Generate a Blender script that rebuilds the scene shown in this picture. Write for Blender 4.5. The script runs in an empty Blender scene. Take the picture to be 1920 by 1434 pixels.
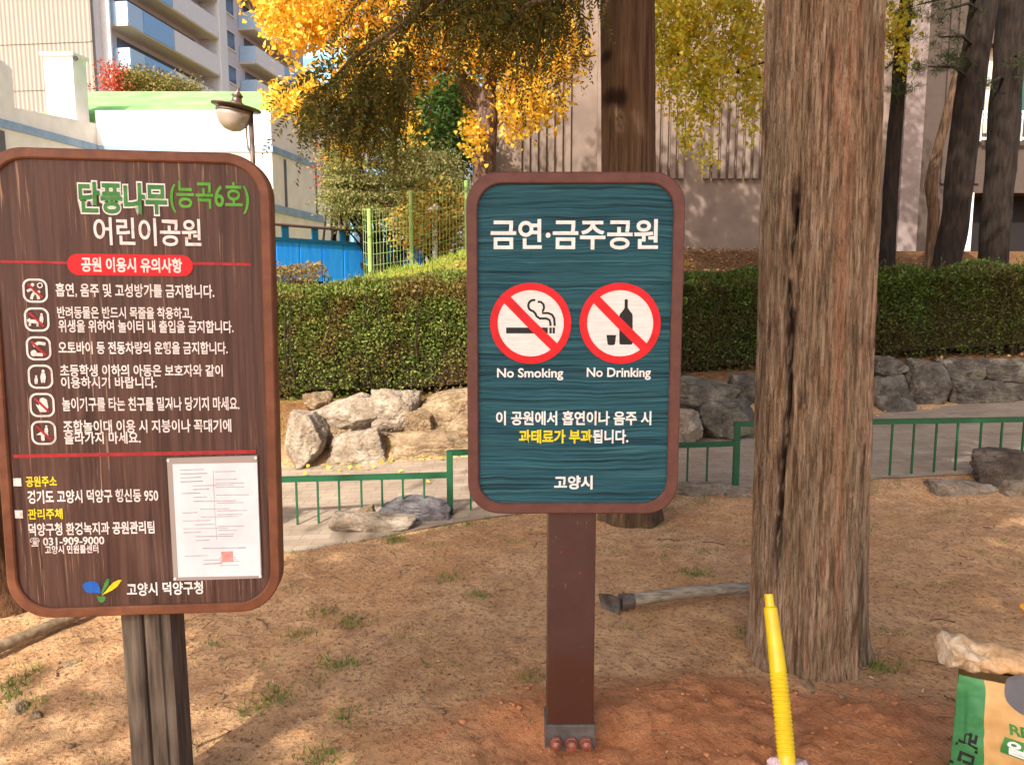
import bpy, bmesh, math, random
import numpy as np
from mathutils import Vector, Matrix
random.seed(7); RNG = np.random.default_rng(7)
SC = bpy.context.scene; COL = SC.collection

# ------------------------------------------------------------------ camera
F, PITCH = 1443.0, math.radians(7.0)
CAM = np.array([0, 0, 1.5])
cd = bpy.data.cameras.new('camera'); cam = bpy.data.objects.new('camera', cd); COL.objects.link(cam)
cd.sensor_width = 36; cd.lens = 36*F/1920; cd.clip_end = 3000; cd.clip_start = 0.05
cam.location = CAM; cam.rotation_euler = (math.pi/2-PITCH, 0, 0); SC.camera = cam

# ------------------------------------------------------------------ light
TO_SUN = Vector((-0.33, -0.72, 0.62)).normalized()
W = bpy.data.worlds.new('World'); SC.world = W; W.use_nodes = True
sky = W.node_tree.nodes.new('ShaderNodeTexSky'); sky.sky_type = 'NISHITA'; sky.sun_disc = False
sky.sun_elevation = math.asin(TO_SUN.z); sky.sun_rotation = math.atan2(TO_SUN.x, TO_SUN.y)
sky.air_density = 0.7; sky.dust_density = 4.0; sky.ozone_density = 0.6
bg = W.node_tree.nodes['Background']; bg.inputs['Strength'].default_value = 0.15
W.node_tree.links.new(sky.outputs[0], bg.inputs[0])
sd = bpy.data.lights.new('sun', 'SUN'); sd.energy = 3.1; sd.angle = math.radians(0.55); sd.color = (1, 0.94, 0.86)
so = bpy.data.objects.new('sun', sd); COL.objects.link(so); so.rotation_euler = TO_SUN.to_track_quat('Z', 'Y').to_euler()
SC.view_settings.view_transform = 'Standard'; SC.view_settings.look = 'None'; SC.view_settings.gamma = 1
SC.view_settings.exposure = 1.18

# ------------------------------------------------------------------ helpers: pixels of the survey -> places
def ray(px, py):
    a, b = (px-960)/F, -(py-717)/F
    return np.array([a, math.cos(PITCH)+b*math.sin(PITCH), -math.sin(PITCH)+b*math.cos(PITCH)])
def P(px, py, Y):
    d = ray(px, py); return CAM + d*(Y/d[1])
def vn(p, seed=0):
    p = np.asarray(p, float); i = np.floor(p).astype(np.int64); f = p-i; f = f*f*(3-2*f)
    def h(a, b, c):
        n = (a*374761393 + b*668265263 + c*1442695041 + seed*974711) & 0xffffffff
        n = ((n ^ (n >> 13))*1274126177) & 0xffffffff; n = ((n ^ (n >> 15))*2246822519) & 0xffffffff
        return ((n ^ (n >> 16)) & 0xffffff)/float(0xffffff)
    x, y, z = i[..., 0], i[..., 1], i[..., 2]; u, v, w = f[..., 0], f[..., 1], f[..., 2]
    L = lambda a, b, t: a+(b-a)*t
    return L(L(L(h(x, y, z), h(x+1, y, z), u), L(h(x, y+1, z), h(x+1, y+1, z), u), v),
             L(L(h(x, y, z+1), h(x+1, y, z+1), u), L(h(x, y+1, z+1), h(x+1, y+1, z+1), u), v), w)
def fbm(p, o=4, seed=0):
    s = 0; a = .5; p = np.asarray(p, float)
    for k in range(o): s = s + a*(vn(p*2**k, seed+k)-.5)*2; a *= .5
    return s
def sm(x, a, b):
    t = np.clip((x-a)/(b-a), 0, 1); return t*t*(3-2*t)

def S(r, g, b, k=1.0):
    f = lambda c: (c/12.92 if c <= .04045 else ((c+.055)/1.055)**2.4)
    return tuple(f(c/255)*k for c in (r, g, b))+(1,)

# ------------------------------------------------------------------ helpers: meshes
class MB:
    def __init__(s): s.V = []; s.F = []; s.M = []; s.n = 0
    def add(s, v, f, m=0):
        v = np.asarray(v, float).reshape(-1, 3); s.V.append(v)
        f = np.asarray(f) if isinstance(f, np.ndarray) else f
        if isinstance(f, np.ndarray): s.F += (f+s.n).tolist()
        else: s.F += [[i+s.n for i in q] for q in f]
        s.M += [m]*len(f); s.n += len(v); return s
    def box(s, c, d, m=0, R=None):
        v = np.array([[x, y, z] for x in (-.5, .5) for y in (-.5, .5) for z in (-.5, .5)])*np.array(d)
        if R is not None: v = v @ np.array(R).T
        return s.add(v+np.array(c), [[0, 1, 3, 2], [4, 6, 7, 5], [0, 4, 5, 1], [2, 3, 7, 6], [0, 2, 6, 4], [1, 5, 7, 3]], m)
    def prism(s, pts, z0, z1, m=0):
        n = len(pts); t = z1 if hasattr(z1, '__len__') else [z1]*n
        b = z0 if hasattr(z0, '__len__') else [z0]*n
        v = [[p[0], p[1], b[i]] for i, p in enumerate(pts)]+[[p[0], p[1], t[i]] for i, p in enumerate(pts)]
        return s.add(v, [list(range(n))[::-1], list(range(n, 2*n))]+[[i, (i+1) % n, n+(i+1) % n, n+i] for i in range(n)], m)
    def hex(s, fr, u0, u1, v0, v1, z0, z1, m=0):
        return s.prism([fr(u0, v0), fr(u1, v0), fr(u1, v1), fr(u0, v1)], z0, z1, m)
    def tube(s, pts, rad, n=10, m=0, cap=True, wob=0, seed=0):
        pts = np.asarray(pts, float); k = len(pts)
        rad = np.broadcast_to(np.asarray(rad, float), (k,))
        T = np.gradient(pts, axis=0); T /= np.linalg.norm(T, axis=1)[:, None]+1e-9
        ref = np.array([0, 0, 1.]) if abs(T[:, 2]).mean() < .8 else np.array([1., 0, 0])
        A = np.cross(T, ref); A /= np.linalg.norm(A, axis=1)[:, None]; B = np.cross(T, A)
        th = np.linspace(0, 2*np.pi, n, endpoint=False)
        r = rad[:, None]*np.ones(n)
        if wob: 
            q = np.stack([np.cos(th)[None]*2+0*r, np.sin(th)[None]*2+0*r, np.linspace(0, k*.5, k)[:, None]+0*r], -1)
            r = r*(1+wob*fbm(q, 3, seed))
        v = pts[:, None]+A[:, None]*(np.cos(th)[None, :, None]*r[..., None])+B[:, None]*(np.sin(th)[None, :, None]*r[..., None])
        f = [[i*n+j, i*n+(j+1) % n, (i+1)*n+(j+1) % n, (i+1)*n+j] for i in range(k-1) for j in range(n)]
        if cap: f += [list(range(n))[::-1], list(range((k-1)*n, k*n))]
        return s.add(v.reshape(-1, 3), f, m)
    def lathe(s, c, prof, n=24, m=0):
        th = np.linspace(0, 2*np.pi, n, endpoint=False)
        v = [[c[0]+r*math.cos(t), c[1]+r*math.sin(t), c[2]+z] for r, z in prof for t in th]
        k = len(prof)
        return s.add(v, [[i*n+j, i*n+(j+1) % n, (i+1)*n+(j+1) % n, (i+1)*n+j] for i in range(k-1) for j in range(n)]+[list(range(n))[::-1], list(range((k-1)*n, k*n))], m)
    def leaves(s, C, L, Wd, D, wide=.5, m=0, Nrm=None):
        n = len(C)
        if n == 0: return s
        D = D/(np.linalg.norm(D, axis=1)[:, None]+1e-9)
        N = RNG.normal(size=(n, 3)) if Nrm is None else Nrm
        Sd = np.cross(D, N); Sd /= np.linalg.norm(Sd, axis=1)[:, None]+1e-9
        L = np.broadcast_to(L, (n,))[:, None]; Wd = np.broadcast_to(Wd, (n,))[:, None]
        v = np.stack([C, C+D*L*wide+Sd*Wd*.5, C+D*L, C+D*L*wide-Sd*Wd*.5], 1).reshape(-1, 3)
        return s.add(v, np.arange(n*4).reshape(n, 4), m)
    def build(s, name, mats, parent=None, org=None, smooth=False, attrs=None):
        me = bpy.data.meshes.new(name)
        org = np.zeros(3) if org is None else np.array(org)
        v = np.concatenate(s.V)-org
        me.from_pydata(v.tolist(), [], s.F)
        for m in (mats if isinstance(mats, (list, tuple)) else [mats]): me.materials.append(m)
        if any(s.M): me.polygons.foreach_set('material_index', s.M)
        if smooth: me.polygons.foreach_set('use_smooth', [True]*len(s.F))
        for k, a in (attrs or {}).items():
            me.attributes.new(k, 'FLOAT', 'POINT').data.foreach_set('value', np.asarray(a, np.float32))
        me.update()
        o = bpy.data.objects.new(name, me); COL.objects.link(o)
        if parent is not None: o.parent = parent
        else: o.location = org
        return o
def tag(o, label, cat, group=None, kind=None):
    if kind: o['kind'] = kind
    if label: o['label'] = label
    if cat: o['category'] = cat
    if group: o['group'] = group
    return o
def thing(name, label, cat, loc, group=None):
    o = bpy.data.objects.new(name, None); COL.objects.link(o); o.location = loc; o.empty_display_size = .1
    return tag(o, label, cat, group)

# ------------------------------------------------------------------ helpers: materials
class NT:
    def __init__(s, name):
        s.m = bpy.data.materials.new(name); s.m.use_nodes = True; s.t = s.m.node_tree; s.p = s.t.nodes['Principled BSDF']
        s.out = s.t.nodes['Material Output']
    def n(s, t, **k):
        o = s.t.nodes.new('ShaderNode'+t)
        for a, v in k.items():
            if a.startswith('i_'):
                key = a[2:].replace('_', ' '); o.inputs[int(key) if key.isdigit() else key].default_value = v
            else: setattr(o, a, v)
        return o
    def l(s, a, b): s.t.links.new(a, b)
    def coord(s, scale=(1, 1, 1)):
        c = s.n('TexCoord'); mp = s.n('Mapping'); mp.inputs['Scale'].default_value = scale
        s.l(c.outputs['Object'], mp.inputs['Vector']); return mp.outputs[0]
    def noise(s, vec, scale, detail=5, rough=.6, dist=0):
        o = s.n('TexNoise'); o.inputs['Scale'].default_value = scale; o.inputs['Detail'].default_value = detail
        o.inputs['Roughness'].default_value = rough; o.inputs['Distortion'].default_value = dist
        s.l(vec, o.inputs['Vector']); return o.outputs['Fac']
    def ramp(s, fac, stops):
        r = s.n('ValToRGB'); e = r.color_ramp.elements
        while len(e) < len(stops): e.new(.5)
        for x, (p, c) in zip(e, stops): x.position = p; x.color = c if len(c) == 4 else (*c, 1)
        s.l(fac, r.inputs[0]); return r.outputs[0]
    def mix(s, fac, a, b, typ='MIX'):
        o = s.n('Mix'); o.data_type = 'RGBA'; o.blend_type = typ
        for src, i in ((fac, 0), (a, 6), (b, 7)):
            if hasattr(src, 'links'): s.l(src, o.inputs[i])
            else: o.inputs[i].default_value = src
        return o.outputs[2]
    def attr(s, name): return s.n('Attribute', attribute_name=name).outputs['Fac']
    def bump(s, h, strength=.4, dist=.01, prev=None):
        b = s.n('Bump'); b.inputs['Strength'].default_value = strength; b.inputs['Distance'].default_value = dist
        s.l(h, b.inputs['Height']); 
        if prev is not None: s.l(prev, b.inputs['Normal'])
        s.l(b.outputs[0], s.p.inputs['Normal']); return b.outputs[0]
    def fin(s, col, rough=.8, spec=.3, metal=0):
        if hasattr(col, 'links'): s.l(col, s.p.inputs['Base Color'])
        else: s.p.inputs['Base Color'].default_value = col
        s.p.inputs['Roughness'].default_value = rough; s.p.inputs['Specular IOR Level'].default_value = spec
        s.p.inputs['Metallic'].default_value = metal; return s.m
def nmat(name, a, b, scale=(1, 1, 1), ns=5, rough=.8, bump=.3, bd=.005, spec=.3, lo=.35, hi=.65, detail=6, metal=0, dist=0, c=None):
    t = NT(name); v = t.coord(scale); f = t.noise(v, ns, detail, .6, dist)
    st = [(lo, a), (hi, b)] if c is None else [(lo, a), ((lo+hi)/2, b), (hi, c)]
    col = t.ramp(f, st)
    if bump: t.bump(f, bump, bd)
    return t.fin(col, rough, spec, metal)
def leafmat(name, cols, trans=.35, rough=.6, patch=None):
    t = NT(name); g = t.n('NewGeometry')
    col = t.ramp(g.outputs['Random Per Island'], [(i/(len(cols)-1), c) for i, c in enumerate(cols)])
    if patch: col = t.mix(t.ramp(t.noise(t.coord(), patch[1], 4), [(.46, (0, 0, 0)), (.62, (.75, .75, .75))]), col, patch[0])
    t.l(col, t.p.inputs['Base Color']); t.p.inputs['Roughness'].default_value = rough; t.p.inputs['Specular IOR Level'].default_value = .25
    tr = t.n('BsdfTranslucent'); t.l(col, tr.inputs[0]); mx = t.n('MixShader'); mx.inputs[0].default_value = trans
    t.l(t.p.outputs[0], mx.inputs[1]); t.l(tr.outputs[0], mx.inputs[2]); t.l(mx.outputs[0], t.out.inputs[0]); return t.m
def plain(name, c, rough=.6, spec=.3, metal=0): return nmat(name, tuple(x*.86 for x in c[:3])+(1,), c, ns=9, rough=rough, bump=.08, bd=.002, spec=spec, metal=metal)

# ------------------------------------------------------------------ terrain
EX, EY = [-6, -3.2, -1.92, -1.4, -.39, 1.07, 2.6, 4, 12], [3.4, 3.9, 4.2, 4.45, 4.95, 5.35, 5.5, 5.5, 5.5]
def ye(x): return np.interp(x, EX, EY)
def yr(x): return np.interp(x, [-8, -2, 1, 2.4, 4, 9], [6.75, 6.85, 7.15, 7.85, 8.25, 8.9])
def zp(x, y): return -.06+.05*np.clip(x, -6, 9)+.02*(np.clip(y, 1, 9)-6)
def gz(x, y, micro=True):
    x = np.asarray(x, float); y = np.asarray(y, float)
    z0 = .03*np.sin(x*.9+.4)*np.sin(y*.8)+.02*fbm(np.stack([x*.8, y*.8, 0*x], -1), 3, 3)
    w = sm(y-ye(x), -.3, .12)
    z = z0*(1-w)+zp(x, y)*w
    zh = np.interp(x, [-8, -2, 1, 4, 9], [.30, .36, .46, .64, .8])
    z = z+(zh-zp(x, y))*sm(y-yr(x), .1, .75)
    zb = np.interp(x, [-9, -5, -2.5, -.7, 1, 3, 6, 12], [1.0, 1.1, 1.42, 1.9, 1.88, 1.74, 1.72, 1.7])
    z = z+(zb-zh)*sm(y-yr(x), 1.3, 3.2)
    zc = np.interp(x, [-9, -3, -1, 1, 14], [1.0, 1.1, 1.9, 2.3, 2.3])
    z = z+(zc-zb)*sm(y, 11.5, 16.5)
    return z
def G(px, py, lo=1.2, hi=14.):
    for Y in np.arange(lo, hi, .02):
        p = P(px, py, Y)
        if p[2] <= gz(p[0], p[1]): return p
    return P(px, py, hi)
def soilmask(x, y):
    d = np.hypot((x-.72)/1.08, (y-2.40)/.42)
    return 1-sm(d+.35*fbm(np.stack([x*3, y*3, 0*x], -1), 4, 11), .55, 1.15)

def dip(x, y): return .062*np.exp(-((x-.18)/.26)**4-((y-2.30)/.14)**4)
def axis(a, b, step, far, grow=1.22):
    c = list(np.arange(a, b+1e-6, step)); s = step; v = b
    while v < far: s *= grow; v += s; c.append(v)
    s = step; v = a; pre = []
    while v > -far: s *= grow; v -= s; pre.append(v)
    return np.array(pre[::-1]+c)
gx = axis(-2.7, 3.3, .018, 900); gy = axis(1.5, 5.7, .018, 900)
gx = gx[(gx > -900)]; gy = gy[gy > -60]
GX, GY = np.meshgrid(gx, gy); gZ = gz(GX, GY)
near = sm(GY, .8, 1.6)*(1-sm(GY, 5.2, 6.5))*(1-sm(np.abs(GX), 3, 5))
p3 = np.stack([GX, GY, 0*GX], -1)
soil = soilmask(GX, GY)
gZ = gZ+near*(1-sm(GY-ye(GX), -.2, .05))*(.010*fbm(p3*6, 4, 5)+.006*fbm(p3*26, 3, 9))
clod = np.clip(fbm(p3*15, 3, 21)+.12, 0, 1)
gZ = gZ+soil*near*(.030*clod+.012*fbm(p3*34, 2, 33)+.022)-dip(GX, GY)
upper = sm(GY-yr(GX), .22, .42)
grassm = sm(GY-yr(GX), .9, 1.4)*(1-sm(GX, -.6, .6))
m = MB(); ny, nx = GX.shape
idx = np.arange(nx*ny).reshape(ny, nx)
m.add(np.stack([GX, GY, gZ], -1), np.stack([idx[:-1, :-1], idx[:-1, 1:], idx[1:, 1:], idx[1:, :-1]], -1).reshape(-1, 4))
t = NT('dirt'); v = t.coord()
n1 = t.noise(v, 1.9, 5); n4 = t.noise(v, 3.4, 5, .65, .6); n2 = t.noise(v, 45, 6, .7); n3 = t.noise(v, 9, 6, .65)
base = t.ramp(n1, [(.35, S(208, 160, 112)), (.65, S(226, 182, 134))])
base = t.mix(t.ramp(n4, [(.5, (0, 0, 0)), (.66, (.75, .75, .75))]), base, S(190, 138, 92)); base = t.mix(t.ramp(n4, [(.30, (.6, .6, .6)), (.42, (0, 0, 0))]), base, S(226, 168, 110))
base = t.mix(t.ramp(n3, [(.42, (0, 0, 0)), (.66, (.75, .75, .75))]), base, S(176, 134, 98))
base = t.mix(t.ramp(n2, [(.50, (0, 0, 0)), (.66, (.85, .85, .85))]), base, S(122, 90, 66))
base = t.mix(t.ramp(t.noise(v, 70, 3), [(.62, (0, 0, 0)), (.72, (.7, .7, .7))]), base, S(230, 200, 160))
red = t.ramp(n3, [(.35, S(176, 114, 76)), (.65, S(210, 146, 100))])
red = t.mix(t.ramp(n2, [(.5, (0, 0, 0)), (.75, (.7, .7, .7))]), red, S(122, 72, 46))
col = t.mix(t.attr('soil'), base, red)
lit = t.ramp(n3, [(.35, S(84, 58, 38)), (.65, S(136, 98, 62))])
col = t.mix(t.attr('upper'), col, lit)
col = t.mix(t.attr('grassy'), col, t.ramp(n3, [(.3, S(120, 105, 45)), (.7, S(150, 150, 60))]))
t.bump(n2, 1, .018); MAT_DIRT = t.fin(col, .95, .1)
ground = tag(m.build('ground', MAT_DIRT, smooth=True, attrs={'soil': soil.ravel(), 'upper': upper.ravel(), 'grassy': grassm.ravel()}), 'brown bare earth slope with dry needles and red dug soil', 'ground', kind='structure')

# path of small pavers
m = MB(); xs = np.arange(-7, 9.01, .25); k = 6
a0 = ye(xs)+.16; a1 = yr(xs)+.16
U = np.linspace(0, 1, k)[:, None]; PX = np.broadcast_to(xs, (k, len(xs))); PY = a0+(a1-a0)*U; PZ = zp(PX, PY)+.008
idx = np.arange(PX.size).reshape(PX.shape)
m.add(np.stack([PX, PY, PZ], -1), np.stack([idx[:-1, :-1], idx[:-1, 1:], idx[1:, 1:], idx[1:, :-1]], -1).reshape(-1, 4))
t = NT('pavers'); v = t.coord()
br = t.n('TexBrick'); t.l(v, br.inputs['Vector']); br.inputs['Scale'].default_value = 1
br.inputs['Brick Width'].default_value = .2; br.inputs['Row Height'].default_value = .1; br.inputs['Mortar Size'].default_value = .006
br.inputs['Color1'].default_value = S(168, 152, 132); br.inputs['Color2'].default_value = S(132, 110, 92); br.inputs['Mortar'].default_value = S(92, 86, 66)
col = t.mix(.62, br.outputs[0], t.ramp(t.noise(v, 3, 6), [(.35, S(150, 132, 112)), (.7, S(176, 158, 136))]))
col = t.mix(t.ramp(t.noise(v, 22, 5), [(.55, (0, 0, 0)), (.75, (.5, .5, .5))]), col, S(110, 90, 66))
t.bump(br.outputs['Fac'], -.3, .004)
tag(m.build('path', t.fin(col, .9, .2)), 'paved footpath of small grey blocks behind the green railing', 'path', kind='structure')

# ------------------------------------------------------------------ shared materials
GREENP = plain('green_paint', S(24, 84, 52), .45, .4)
def rockmat(name, dark, mid, pale, stain, moss=0.0):
    t = NT(name); v = t.coord(); g = t.noise(v, 5, 7, .65, .4); f = t.noise(v, 55, 4, .7); c = t.noise(t.coord((1, 1, 2.2)), 11, 6, .7, .8)
    col = t.ramp(g, [(.32, dark), (.5, mid), (.68, pale)])
    col = t.mix(t.ramp(f, [(.52, (0, 0, 0)), (.68, (.65, .65, .65))]), col, dark)
    col = t.mix(t.ramp(f, [(.30, (.5, .5, .5)), (.42, (0, 0, 0))]), col, pale)
    col = t.mix(t.ramp(c, [(.54, (0, 0, 0)), (.66, (.7, .7, .7))]), col, stain)
    if moss: col = t.mix(t.ramp(t.noise(v, 3.1, 5), [(.56, (0, 0, 0)), (.66, (moss, moss, moss))]), col, S(112, 108, 66))
    b = t.bump(c, 1, .035); t.bump(f, .8, .008, b); return t.fin(col, .95, .15)
ROCK_A = rockmat('pale_granite', S(112, 96, 78), S(158, 142, 122), S(192, 178, 158), S(128, 98, 68), .35)
ROCK_B = rockmat('grey_granite', S(66, 60, 53), S(108, 100, 89), S(150, 139, 124), S(74, 63, 52), .4)
ROCK_T = rockmat('tan_sandstone', S(116, 96, 72), S(154, 130, 100), S(186, 164, 132), S(110, 86, 60), .35)
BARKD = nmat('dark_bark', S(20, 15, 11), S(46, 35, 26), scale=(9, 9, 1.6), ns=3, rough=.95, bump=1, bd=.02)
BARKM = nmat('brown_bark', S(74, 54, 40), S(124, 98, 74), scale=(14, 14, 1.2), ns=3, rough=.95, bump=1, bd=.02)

# ------------------------------------------------------------------ sign kit
class Plane:
    def __init__(s, px, py, Y, yaw, roll):
        s.O = P(px, py, Y); U = np.array([math.cos(yaw), math.sin(yaw), 0]); V = np.array([0, 0, 1.])
        s.U = U*math.cos(roll)-V*math.sin(roll); s.V = V*math.cos(roll)+U*math.sin(roll); s.N = np.cross(s.U, s.V)
    def uv(s, px, py):
        d = ray(px, py); t = np.dot(s.O-CAM, s.N)/np.dot(d, s.N); q = CAM+d*t-s.O
        return np.array([np.dot(q, s.U), np.dot(q, s.V)])
    def w(s, u, v, h=0): return s.O+s.U*u+s.V*v+s.N*h
    def pts(s, uvs, h): return np.array([s.w(a, b, h) for a, b in uvs])
def rrect(x0, y0, x1, y1, r, n=8):
    o = []
    for cx, cy, a in ((x1-r, y1-r, 0), (x0+r, y1-r, 90), (x0+r, y0+r, 180), (x1-r, y0+r, 270)):
        for k in range(n+1):
            t = math.radians(a+90*k/n); o.append((cx+r*math.cos(t), cy+r*math.sin(t)))
    return o
def slab(mb, pl, uv, h0, h1, m=0):
    n = len(uv); v = np.concatenate([pl.pts(uv, h0), pl.pts(uv, h1)])
    mb.add(v, [list(range(n))[::-1], list(range(n, 2*n))]+[[i, (i+1) % n, n+(i+1) % n, n+i] for i in range(n)], m)
def ring(mb, pl, A, B, h0, h1, m=0, bev=.004):
    n = len(A); A = np.array(A); B = np.array(B); ca = A.mean(0)
    Ai = A+(B-A)*bev/np.linalg.norm(B-A, axis=1)[:, None]; Bi = B-(B-A)*bev/np.linalg.norm(B-A, axis=1)[:, None]
    L = [pl.pts(A, h0), pl.pts(A, h1-bev), pl.pts(Ai, h1), pl.pts(Bi, h1), pl.pts(B, h1-bev), pl.pts(B, h0)]
    f = [[k*n+i, k*n+(i+1) % n, (k+1) % 6*n+(i+1) % n, (k+1) % 6*n+i] for k in range(6) for i in range(n)]
    mb.add(np.concatenate(L), f, m)
def stroke(mb, pl, px, wpx, h, m=0, closed=False):
    q = np.array([pl.uv(*p) for p in px]); k = np.linalg.norm(pl.uv(500, 600)-pl.uv(501, 600))*wpx*.5
    T = np.gradient(q, axis=0) if not closed else (np.roll(q, -1, 0)-np.roll(q, 1, 0)); T /= np.linalg.norm(T, axis=1)[:, None]+1e-12
    N = np.stack([-T[:, 1], T[:, 0]], -1)*k; n = len(q)
    v = np.concatenate([pl.pts(q+N, h), pl.pts(q-N, h)])
    mb.add(v, [[i, n+i, n+(i+1) % n, (i+1) % n] for i in range(n if closed else n-1)], m)
def poly(mb, pl, px, h, m=0):
    q = [pl.uv(*p) for p in px]
    a = sum(q[i][0]*q[(i+1) % len(q)][1]-q[(i+1) % len(q)][0]*q[i][1] for i in range(len(q)))
    if a < 0: q = q[::-1]
    mb.add(pl.pts(q, h), [list(range(len(q)))], m)
def glyphs(text, off=.02, bold=0):
    c = bpy.data.curves.new('lettering', 'FONT'); c.body = text; c.offset = off; c.resolution_u = 4
    o = bpy.data.objects.new('lettering', c); COL.objects.link(o)
    me = bpy.data.meshes.new_from_object(o.evaluated_get(bpy.context.evaluated_depsgraph_get()))
    v = np.array([x.co[:] for x in me.vertices]); f = [list(p.vertices) for p in me.polygons]
    bpy.data.objects.remove(o); bpy.data.curves.remove(c); bpy.data.meshes.remove(me)
    return v[:, :2], f
def text(mb, pl, s, box, h, off=.02, m=0, ref=None):
    """box = measured rectangle of the line on the board, x0 y0 x1 y1"""
    v, f = glyphs(s, off); lo, hi = v.min(0), v.max(0)
    if ref is not None: rv, _ = glyphs(s, ref); lo, hi = rv.min(0), rv.max(0)
    x0, y0, x1, y1 = box; ym = (y0+y1)/2; xm = (x0+x1)/2
    A = pl.uv(x0, ym); B = pl.uv(x1, ym); t = pl.uv(xm, y0); b = pl.uv(xm, y1)
    c = (A+B)/2; w = np.linalg.norm(B-A); hh = abs(t[1]-b[1])
    q = (v-(lo+hi)/2)/(hi-lo)*np.array([w, hh])+np.array([c[0], (t[1]+b[1])/2])
    mb.add(pl.pts(q, h), f, m)

# printing colours
INK_W = nmat('white_ink', S(226, 222, 216), S(242, 240, 236), ns=60, rough=.6, bump=0)
INK_P = nmat('worn_white_ink', S(205, 184, 176), S(240, 228, 222), ns=50, rough=.7, bump=0, lo=.3, hi=.5)
INK_Y = nmat('yellow_ink', S(222, 200, 30), S(240, 220, 50), ns=60, rough=.6, bump=0)
INK_R = nmat('red_ink', S(204, 26, 34), S(226, 34, 40), ns=25, rough=.55, bump=0)
INK_DR = nmat('worn_red_ink', S(150, 40, 44), S(186, 50, 56), ns=40, rough=.6, bump=0)
INK_K = nmat('black_ink', S(30, 30, 30), S(44, 42, 40), ns=30, rough=.6, bump=0)
INK_G = nmat('green_ink', S(52, 120, 56), S(80, 142, 70), ns=30, rough=.6, bump=0)
INK_LG = nmat('leaf_green_ink', S(74, 150, 44), S(100, 172, 60), ns=30, rough=.6, bump=0)
INK_B = nmat('blue_ink', S(30, 92, 176), S(40, 110, 200), ns=30, rough=.6, bump=0)
INK_GY = nmat('grey_ink', S(150, 148, 152), S(190, 188, 192), ns=30, rough=.7, bump=0)
INK_PK = nmat('pink_ink', S(222, 130, 120), S(238, 170, 160), ns=80, rough=.7, bump=0)

# ------------------------------------------------------------------ teal sign
pl = Plane(1077, 640, 2.36, 0, 0)
xl, xr = pl.uv(876, 640)[0], pl.uv(1277, 640)[0]; vt, vb = pl.uv(1077, 323)[1], pl.uv(1077, 961)[1]
base = P(1070, 1400, 2.36)
sign = thing('prohibition_sign', 'teal wood-grain board with two red circles on a brown post', 'sign', (base[0], 2.42, 0))
org = np.array(sign.location)
FR1 = nmat('maroon_frame_paint', S(92, 56, 49), S(106, 66, 56), scale=(1, 1, 1), ns=30, rough=.55, bump=.1, bd=.002, spec=.35)
m = MB(); A = rrect(xl, vb, xr, vt, .098, 10); B = rrect(xl+.034, vb+.034, xr-.034, vt-.034, .075, 10)
ring(m, pl, A, B, -.05, .012); slab(m, pl, [(a*.998, b*.998) for a, b in A], -.052, -.012)
m.build('frame', FR1, sign, org)
t = NT('teal_woodgrain'); v = t.coord((.45, 1, 30)); dn = t.noise(t.coord((.7, 1, 1.2)), 3.0, 3)
dv = t.n('VectorMath', operation='ADD'); sc_ = t.n('VectorMath', operation='SCALE'); sc_.inputs['Scale'].default_value = 1.5
cx = t.n('CombineXYZ'); t.l(dn, cx.inputs[2]); t.l(cx.outputs[0], sc_.inputs[0]); t.l(v, dv.inputs[0]); t.l(sc_.outputs[0], dv.inputs[1])
g1 = t.noise(dv.outputs[0], 5, 3, .6); g2 = t.noise(dv.outputs[0], 2.2, 2)
col = t.ramp(g1, [(.36, S(12, 44, 54)), (.45, S(30, 80, 90)), (.56, S(36, 86, 95)), (.68, S(62, 112, 118))])
col = t.mix(t.ramp(g2, [(.4, (0, 0, 0)), (.7, (.5, .5, .5))]), col, S(20, 82, 100))
t.bump(g1, 1, .010); TEAL = t.fin(col, .5, .35)
m = MB(); slab(m, pl, rrect(xl+.03, vb+.03, xr-.03, vt-.03, .078, 10), -.045, 0)
panel = m.build('panel', TEAL, sign, org)
def sub(name, mats, fn, par, o_=None):
    mm = MB(); fn(mm); return mm.build(name, mats, par, org if o_ is None else o_)
H = .0018
sub('heading_text', INK_W, lambda q: text(q, pl, '금연·금주공원', (920, 411, 1234, 468), H, .022), panel)
sub('caption_text', INK_W, lambda q: text(q, pl, 'No Smoking', (932, 690, 1056, 713), H, .022), panel)
sub('caption_text', INK_W, lambda q: text(q, pl, 'No Drinking', (1100, 689, 1220, 712), H, .022), panel)
sub('warning_text', INK_W, lambda q: text(q, pl, '이 공원에서 흡연이나 음주 시', (930, 770, 1221, 797), H, .028), panel)
def fine(q):
    v, f = glyphs('과태료가 부과'+'됩니다.', .03)
    text(q, pl, '과태료가 부과', (973, 805, 1110, 831), H, .034, 0); text(q, pl, '됩니다.', (1111, 805, 1178, 831), H, .03, 1)
sub('fine_text', [INK_Y, INK_W], fine, panel)
sub('city_name', INK_W, lambda q: text(q, pl, '고양시', (1039, 891, 1111, 917), H, .034), panel)
def circ(cx, cy, r, n=48): return [(cx+r*math.cos(2*math.pi*i/n), cy-r*math.sin(2*math.pi*i/n)) for i in range(n)]
DISC_W = nmat('white_disc_print', S(214, 212, 206), S(236, 234, 230), scale=(1, 1, 12), ns=18, rough=.6, bump=.3, bd=.002)
def symbol(q, cx, cy, icon):
    poly(q, pl, circ(cx, cy, 66), H, 0)
    icon(q)
    A = np.array([pl.uv(*p) for p in circ(cx, cy, 76)]); B = np.array([pl.uv(*p) for p in circ(cx, cy, 62)]); n = len(A)
    q.add(np.concatenate([pl.pts(A, H+.0016), pl.pts(B, H+.0016)]), [[i, (i+1) % n, n+(i+1) % n, n+i] for i in range(n)], 1)
    stroke(q, pl, [(cx-47, cy-47), (cx, cy+1), (cx+47, cy+47)], 17, H+.0012, 1)
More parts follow.
